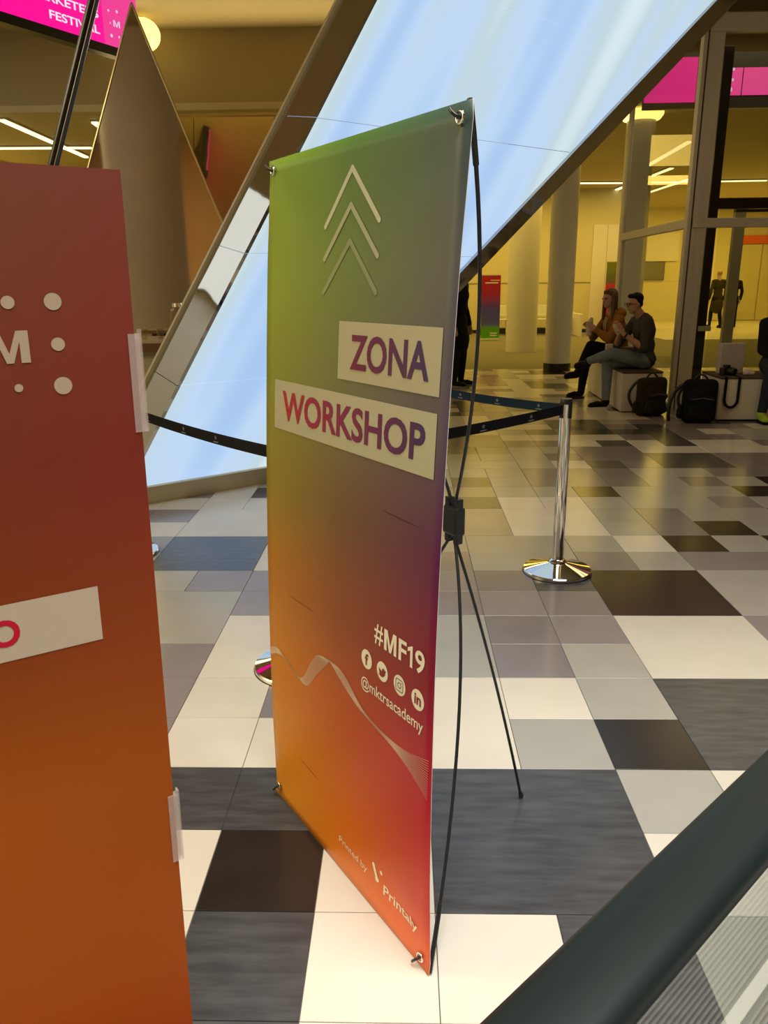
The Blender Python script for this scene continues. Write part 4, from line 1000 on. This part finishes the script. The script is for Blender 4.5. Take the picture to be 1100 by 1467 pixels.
# ---- benches
def bench(lo, hi, rz, label, pivot):
    t = empty('bench', (*pivot, 0), rz); tag(t, label, 'bench')
    box('body', (lo[0], lo[1], 0.012), (hi[0], hi[1], .455), M_white, t, .004); box('seat_top', (lo[0]-.004, lo[1]-.004, .455), (hi[0]+.004, hi[1]+.004, .480), mat('brown_felt', (.085, .06, .032), .9, var=.1), t, .004)
    box('plinth', (lo[0]+.03, lo[1]+.03, 0), (hi[0]-.03, hi[1]-.03, .013), M_black, t); return t
bench((0, 0), (.46, 1.95), math.radians(-1.5), 'long white bench with brown top under the eating pair', (2.57, 9.27))
bench((0, 0), (1.25, .62), math.radians(-2), 'white bench with camera strap hanging down its front', (3.47, 8.66))
# small carrier bag between the pair
cb = empty('carrier_bag', (2.60, 10.02, .48)); tag(cb, 'small white paper carrier bag standing between the seated pair', 'bag')
box('body', (-.06, -.045, 0), (.06, .045, .26), M_paper, cb, .004)
tube_obj('handle', [(-.035, -.046, .20), (-.04, -.055, .12), (-.02, -.056, .05), (.01, -.055, .08), (.02, -.046, .20)], .004, M_black, cb, 6)
nk = blob('napkin_box', [ell((2.66, 9.86, .80), (.07, .05, .03), (V3((1, 0, 0)), V3((0, 1, 0)), V3((0, 0, 1))))], M_paper, man, .01); bpy.data.objects.remove(nk)
# handbag
hb = empty('handbag', (2.82, 10.10, .48)); tag(hb, 'dark red leather handbag on the bench behind the charcoal tee', 'bag')
M_lea = mat('dark_red_leather', (.07, .012, .010), .45, var=.15)
box('body', (-.13, -.07, 0), (.13, .07, .22), M_lea, hb, .03); tube_obj('strap', bez((-.10, 0, .21), (0, 0, .42), (.10, 0, .21)), .008, M_lea, hb, 8)
# ---- backpacks
def backpack(loc, rz, w, d, h, ma, ma2, label, lean=0.0):
    t = empty('backpack', (*loc, 0), rz); tag(t, label, 'backpack')
    E3 = (V3((1, 0, 0)), V3((0, 1, 0)), V3((0, 0, 1)))
    def lb(n, P, m_, vx=.012, sm_=8):
        o = blob(n, P, m_, t, vx, 0, sm_); o.matrix_parent_inverse = Matrix.Identity(4); return o
    r = .06
    lb('main_compartment', [cap((-w/2+r, d*.15, r-.006), r, (w/2-r, d*.15, r-.006), r), cap((-w/2+r, d*.15, h-r), r, (w/2-r, d*.15, h-r), r), cap((-w/2+r, d*.15, r-.006), r, (-w/2+r, d*.15, h-r), r), cap((w/2-r, d*.15, r-.006), r, (w/2-r, d*.15, h-r), r), ell((0, d*.12, h*.48), (w*.44, d*.48, h*.44), E3)], ma)
    f = lb('front_pocket', [cap((-w*.27, -d*.32, .08), .05, (w*.27, -d*.32, .08), .05), cap((-w*.27, -d*.30, h*.52), .045, (w*.27, -d*.30, h*.52), .045), ell((0, -d*.30, h*.31), (w*.36, .06, h*.27), E3)], ma2)
    lb('side_pocket', [cap((-w/2-.01, d*.1, .07), .042, (-w/2-.005, d*.1, h*.34), .036)], ma2)
    o = tube_obj('zip', [(-w*.30, -d*.30-.052, h*.56), (0, -d*.30-.060, h*.60), (w*.30, -d*.30-.052, h*.56)], .005, mat('zip_grey', (.05, .05, .045), .4), f, 6)
    tube_obj('grab_handle', bez((-.07, d*.2, h-.01), (0, d*.2, h+.10), (.07, d*.2, h-.01), 10), .011, M_black, t, 8)
    for s in (-1, 1):
        tube_obj('shoulder_strap', bez((s*w*.28, d*.55, h*.92), (s*w*.55-.06, d*1.2, h*.5), (s*w*.34, d*.5, .05), 14), .017, M_black, t, 8)
    return t
OLV = cloth('dark_olive_canvas', (.030, .026, .013)); BKC = cloth('black_canvas', (.008, .008, .008))
backpack((2.86, 9.02), math.radians(16), .38, .22, .44, OLV, cloth('olive_canvas_pocket', (.024, .02, .011)), 'dark olive backpack leaning at the end of the long bench')
b2 = backpack((3.23, 8.56), math.radians(-8), .37, .24, .47, BKC, BKC, 'black backpack with loose shoulder strap on the floor between the benches')
o = tube_obj('loose_strap', bez((3.10-3.23, .10, .42), (2.88-3.23, .02, .34), (2.93-3.23, .06, .003), 16), .020, M_black, b2, 8)
tube_obj('floor_strap', [(.17, -.05, .012), (.24, -.04, .008), (.32, -.06, .008)], .007, M_black, b2, 6)
# ---- things on the second bench
cm_ = empty('camera_body', (3.60, 8.86, .48), math.radians(25)); tag(cm_, 'black photo camera with neck strap lying on the white bench', 'camera')
M_camb = mat('camera_black', (.012, .012, .012), .45, var=.1)
bm = bmesh.new(); bx(bm, (-.075, -.035, 0), (.075, .035, .085), .010); bx(bm, (-.035, -.03, .08), (.03, .03, .115), .012); bx(bm, (.045, -.05, .005), (.078, -.02, .08), .010); done('body', bm, M_camb, cm_)
lathe_obj('lens', [(0, 0), (.036, 0), (.036, .04), (.040, .045), (.040, .10), (.034, .105), (.030, .095), (0, .09)], M_camb, cm_, 28).rotation_euler = (math.radians(90), 0, 0)
for ch in cm_.children:
    if ch.name.startswith('lens'): ch.location = (-.01, -.03, .045)
def flat_strap(name, pts, norms, w, ma, parent):
    bm = bmesh.new(); pts = [V3(p) for p in pts]; pr = None
    for i, p in enumerate(pts):
        n = V3(norms[i]).normalized(); tn = (pts[min(i+1, len(pts)-1)]-pts[max(i-1, 0)]).normalized()
        sd = tn.cross(n).normalized(); h = n*.0015
        cur = [bm.verts.new(p+sd*w/2+h), bm.verts.new(p-sd*w/2+h), bm.verts.new(p-sd*w/2-h), bm.verts.new(p+sd*w/2-h)]
        if pr:
            for k in range(4): bm.faces.new((pr[k], pr[(k+1) % 4], cur[(k+1) % 4], cur[k]))
        else: bm.faces.new(cur)
        pr = cur
    bm.faces.new(pr[::-1])
    return done(name, bm, ma, parent)
iv = (Matrix.Translation((3.60, 8.86, .48)) @ Matrix.Rotation(math.radians(25), 4, 'Z')).inverted()
UPN, EDG, FRN = (0, 0, 1), (0, -1, 1), (0, -1, 0)
def drop(x): return [((x, 8.80, .4835), UPN), ((x, 8.70, .4830), UPN), ((x, 8.650, .4830), UPN), ((x, 8.637, .4790), EDG), ((x, 8.634, .465), FRN), ((x, 8.633, .35), FRN)]
sp = [((3.545, 8.85, .492), UPN)] + drop(3.520) + [((3.592-.072*math.cos(a), 8.632, .235-.085*math.sin(a)), FRN) for a in [math.pi*k/12 for k in range(13)]] + drop(3.664)[::-1] + [((3.645, 8.85, .492), UPN)]
Rz = Matrix.Rotation(math.radians(-25), 3, 'Z')
flat_strap('neck_strap', [iv @ V3(p) for p, n_ in sp], [Rz @ V3(n_) for p, n_ in sp], .030, M_belt, cm_)
sb = empty('shopping_bag', (3.72, 9.08, .48), math.radians(8)); tag(sb, 'large white paper shopping bag standing on the bench behind the camera', 'bag')
M_bagw = mat('white_glossy_paper', (.60, .55, .52), .5, var=.06, scale=5)
box('body', (-.14, -.045, 0), (.14, .045, .33), M_bagw, sb, .003); tube_obj('handle', bez((-.06, -.047, .31), (0, -.06, .18), (.06, -.047, .31)), .003, M_bagw, sb, 6)
E3 = (V3((1, 0, 0)), V3((0, 1, 0)), V3((0, 0, 1)))
t_ = empty('crumpled_napkin', (3.82, 8.82, .48)); nb_ = blob('napkin', [ell((3.82, 8.82, .513), (.055, .05, .04), E3), ell((3.86, 8.80, .503), (.04, .035, .03), E3), ell((3.79, 8.80, .503), (.035, .03, .028), E3)], M_paper, t_, .012, 0, 2)
bpy.data.objects.remove(t_); nb_.matrix_parent_inverse = Matrix.Identity(4); nb_.name = 'crumpled_napkin'; tag(nb_, 'crumpled white napkin beside the camera on the bench', 'napkin')
# ---- person at the right edge
M_neon = mat('neon_green_mesh', (.38, .55, .03), .6, var=.15, scale=30)
rp, rh = person('person', 'person in black sweater, dark jeans and neon green sneakers on the bench', dict(root=(4.18, 8.95, .48),
    pelvis=(4.19, 8.98, .60), chest=(4.17, 8.90, .93), neck=(4.17, 8.87, 1.10), head=(4.17, 8.80, 1.26), bf=(0, -1, 0), hf=(.3, -1, -.2),
    sh=((4.36, 8.90, 1.03), (3.985, 8.90, 1.03)), el=((4.42, 8.76, .76), (3.93, 8.78, .755)), wr=((4.24, 8.60, .70), (4.02, 8.60, .68)),
    hd=((-.7, -.6, -.1), (.7, -.6, -.1)), pn=((0, -.2, -1), (0, -.2, -1)),
    hip=((4.28, 8.95, .575), (4.09, 8.95, .575)), kn=((4.36, 8.50, .555), (3.95, 8.54, .555)), an=((4.36, 8.52, .092), (3.905, 8.55, .092)),
    toe=((4.38, 8.35, .042), (3.885, 8.39, .042))), dict(skin=SKIN, top=BLK, legs=DJEANS, shoe=M_neon, hair=HAIRD, sole=SHB), sleeve='long', voxel=.012)
# ---- standing figures
def standing(name, loc, face, h, label, cols, coat=.35, hair='short', stride=.0, arms=.0, voxel=.014):
    k = h/1.75; f = V3(face).normalized(); r = f.cross(V3((0, 0, 1))); L0 = V3((*loc, 0))
    P = lambda a, b, z: L0 + r*a*k + f*b*k + V3((0, 0, z*k))
    J = dict(root=(*loc, 0), pelvis=P(0, 0, .95), chest=P(0, .02, 1.28), neck=P(0, .01, 1.46), head=P(0, .03, 1.63), bf=f, hf=f,
        sh=(P(-.185, 0, 1.41), P(.185, 0, 1.41)), el=(P(-.25, -.03+arms, 1.13), P(.25, -.03+arms, 1.13)), wr=(P(-.24, .06+arms*2, .88), P(.24, .06+arms*2, .88)),
        hd=(P(0, .2, -1)-L0, P(0, .2, -1)-L0), pn=(r, -r), hip=(P(-.09, 0, .90), P(.09, 0, .90)), kn=(P(-.10, .03+stride, .49), P(.10, .03-stride*.6, .49)),
        an=(P(-.11, stride*1.3, .09), P(.11, -stride*1.3, .09)), toe=(P(-.13, .17+stride*1.3, .042), P(.13, .17-stride*1.3, .042)))
    return person(name, label, J, cols, None, 'long', hair, voxel, coat)
GREY_SNK = mat('pale_sneaker', (.30, .26, .22), .6)
standing('person', (0.80, 11.75), (.85, -.5, 0), 1.80, 'person in long black coat standing behind the X-banner near the belt', dict(skin=SKIN2, top=BLK, legs=cloth('dark_green_trousers', (.012, .018, .014)), shoe=SHB, hair=mat('fair_hair', (.25, .15, .05), .5), sole=GREY_SNK), .45)
standing('person', (10.10, 26.2), (-.15, 1, 0), 1.80, 'person in dark coat seen from behind on the pale floor', dict(skin=SKIN2, top=cloth('dark_olive_coat', (.035, .03, .018)), legs=BLK, shoe=SHB, hair=mat('thin_fair_hair', (.35, .2, .08), .5)), .42, 'bald', .10, 0, .018)
standing('person', (10.75, 26.6), (.2, 1, 0), 1.76, 'person in black jacket half hidden by the silver door jamb', dict(skin=SKIN, top=BLK, legs=BLK, shoe=SHB, hair=HAIRD), .2, 'short', .06, 0, .018)
# ================================================================ FAR HALL FURNITURE
def mini_banner(loc, w, h, rz, stops, label, texts):
    t = empty('roll_up_banner', (*loc, 0), rz); tag(t, label, 'banner')
    n = 24; vs, fs = [], []
    for i in range(n+1): vs += [(-w/2, 0, .05+(h-.05)*i/n), (w/2, 0, .05+(h-.05)*i/n)]
    for i in range(n): fs.append((2*i, 2*i+1, 2*i+3, 2*i+2))
    me = bpy.data.meshes.new('printed_sheet'); me.from_pydata(vs, [], fs); me.materials.append(M_print)
    at = me.color_attributes.new('ink', 'FLOAT_COLOR', 'POINT')
    for i, v in enumerate(me.vertices):
        y = v.co.z/h; k = 0
        while k < len(stops)-2 and y > stops[k+1][0]: k += 1
        f = max(0, min(1, (y-stops[k][0])/(stops[k+1][0]-stops[k][0]))); a, b = lin(*stops[k][1]), lin(*stops[k+1][1])
        at.data[i].color = (*[a[j]*(1-f)+b[j]*f for j in range(3)], 1)
    s = link('printed_sheet', me, t); sd = s.modifiers.new('t', 'SOLIDIFY'); sd.thickness = .004
    box('base', (-w/2, -.06, 0), (w/2, .06, .05), M_alu, t, .01); tube_obj('back_pole', [(0, .03, .05), (0, .03, h)], .01, M_alu, t, 8); box('top_rail', (-w/2, -.012, h-.01), (w/2, .016, h+.015), M_alu, t)
    for (x0, z0, x1, z1) in texts: box('print_line', (x0, -.009, z0), (x1, -.005, z1), M_white, s)
    return t
mini_banner((2.32, 21.5), .50, 1.68, 0, [(0, (80, 160, 20)), (.2, (90, 150, 30)), (.24, (80, 84, 170)), (.5, (76, 66, 165)), (.72, (160, 30, 80)), (1, (180, 30, 35))], 'slim red and purple roll-up banner with green foot on the carpet', [(-.02, 1.54, .22, 1.56), (-.16, 1.47, .18, 1.50), (0.0, .17, .18, .20), (0.0, .11, .18, .14)])
mini_banner((6.15, 23.9), .46, 2.04, 0, [(0, (190, 20, 60)), (.5, (200, 25, 60)), (.66, (190, 30, 60)), (.72, (90, 90, 70)), (1, (110, 120, 40))], 'crimson and green roll-up banner near the back wall', [])
M_chair = mat('white_moulded_plastic', (.66, .66, .55), .4)
def chair(loc, rz, first=[]):
    t = empty('chair', (*loc, 0), rz); tag(t, 'white plastic chair with four legs along the back wall', 'chair', 'white chairs along the back wall')
    bm = bmesh.new(); bx(bm, (-.22, -.21, .43), (.22, .22, .46), .02); done('seat', bm, M_chair, t)
    bm = bmesh.new(); bx(bm, (-.21, .19, .52), (.21, .225, .86), .03); done('backrest', bm, M_chair, t)
    for x in (-.19, .19):
        tube_obj('back_post', [(x, .21, .44), (x, .21, .60)], .012, M_chair, t, 6)
        for y in (-.18, .19): tube_obj('leg', [(x*.95, y*.95, .44), (x*1.08, y*1.12, 0)], .014, M_chair, t, 6)
for x in (2.85, 3.45, 4.05, 4.65): chair((x, 23.6), math.radians(random.uniform(-8, 8)))
tag(box('storage_plinth', (2.3, 24.1, 0), (5.0, 24.55, .16), mat('dark_plinth', (.03, .02, .015), .6)), 'dark low plinth running behind the white chairs', 'plinth')
lw = tag(box('low_partition', (4.95, 22.6, 0), (5.02, 24.55, .62), M_white, None, .01), 'low white partition beside the second column', 'partition')
dr = tag(empty('painted_doorway', (6.05, 24.59, 0)), 'lit doorway in the back wall, painted as pale double leaves', None, None, 'structure')  # pale leaf colour stands in for light from the brighter room behind
box('leaf', (-.42, -.03, 0), (-.005, 0, 3.1), M_white, dr); box('leaf', (.005, -.03, 0), (.42, 0, 3.1), M_white, dr)
mo = empty('wall_monitor', (9.3, 30.98, 1.85)); tag(mo, 'grey wall monitor in the recess beyond the vestibule', 'monitor')
box('screen', (-.5, -.06, -.3), (.5, -.04, .3), mat('grey_screen', (.10, .10, .08), .2), mo); box('frame', (-.54, -.04, -.34), (.54, 0, .34), M_black, mo)
tag(box('trim_3', (12.3, 30.95, 2.78), (15.9, 30.99, 3.08), mat('orange_band', (.75, .13, .02), .6)), kind='structure')
d4 = tag(empty('door_4', (12.3, 30.98, 0)), 'tall pale panelled doors in the recess', None, None, 'structure')
for x in (-.9, .1, 1.1, 2.1): box('leaf', (x+.02, -.03, 0.02), (x+.98, 0, 2.75), M_plaster, d4)
tag(box('white_wall_panel', (9.1, 30.93, 2.2), (10.3, 30.98, 3.2), M_white), 'plain white panel above the wall monitor', 'panel')
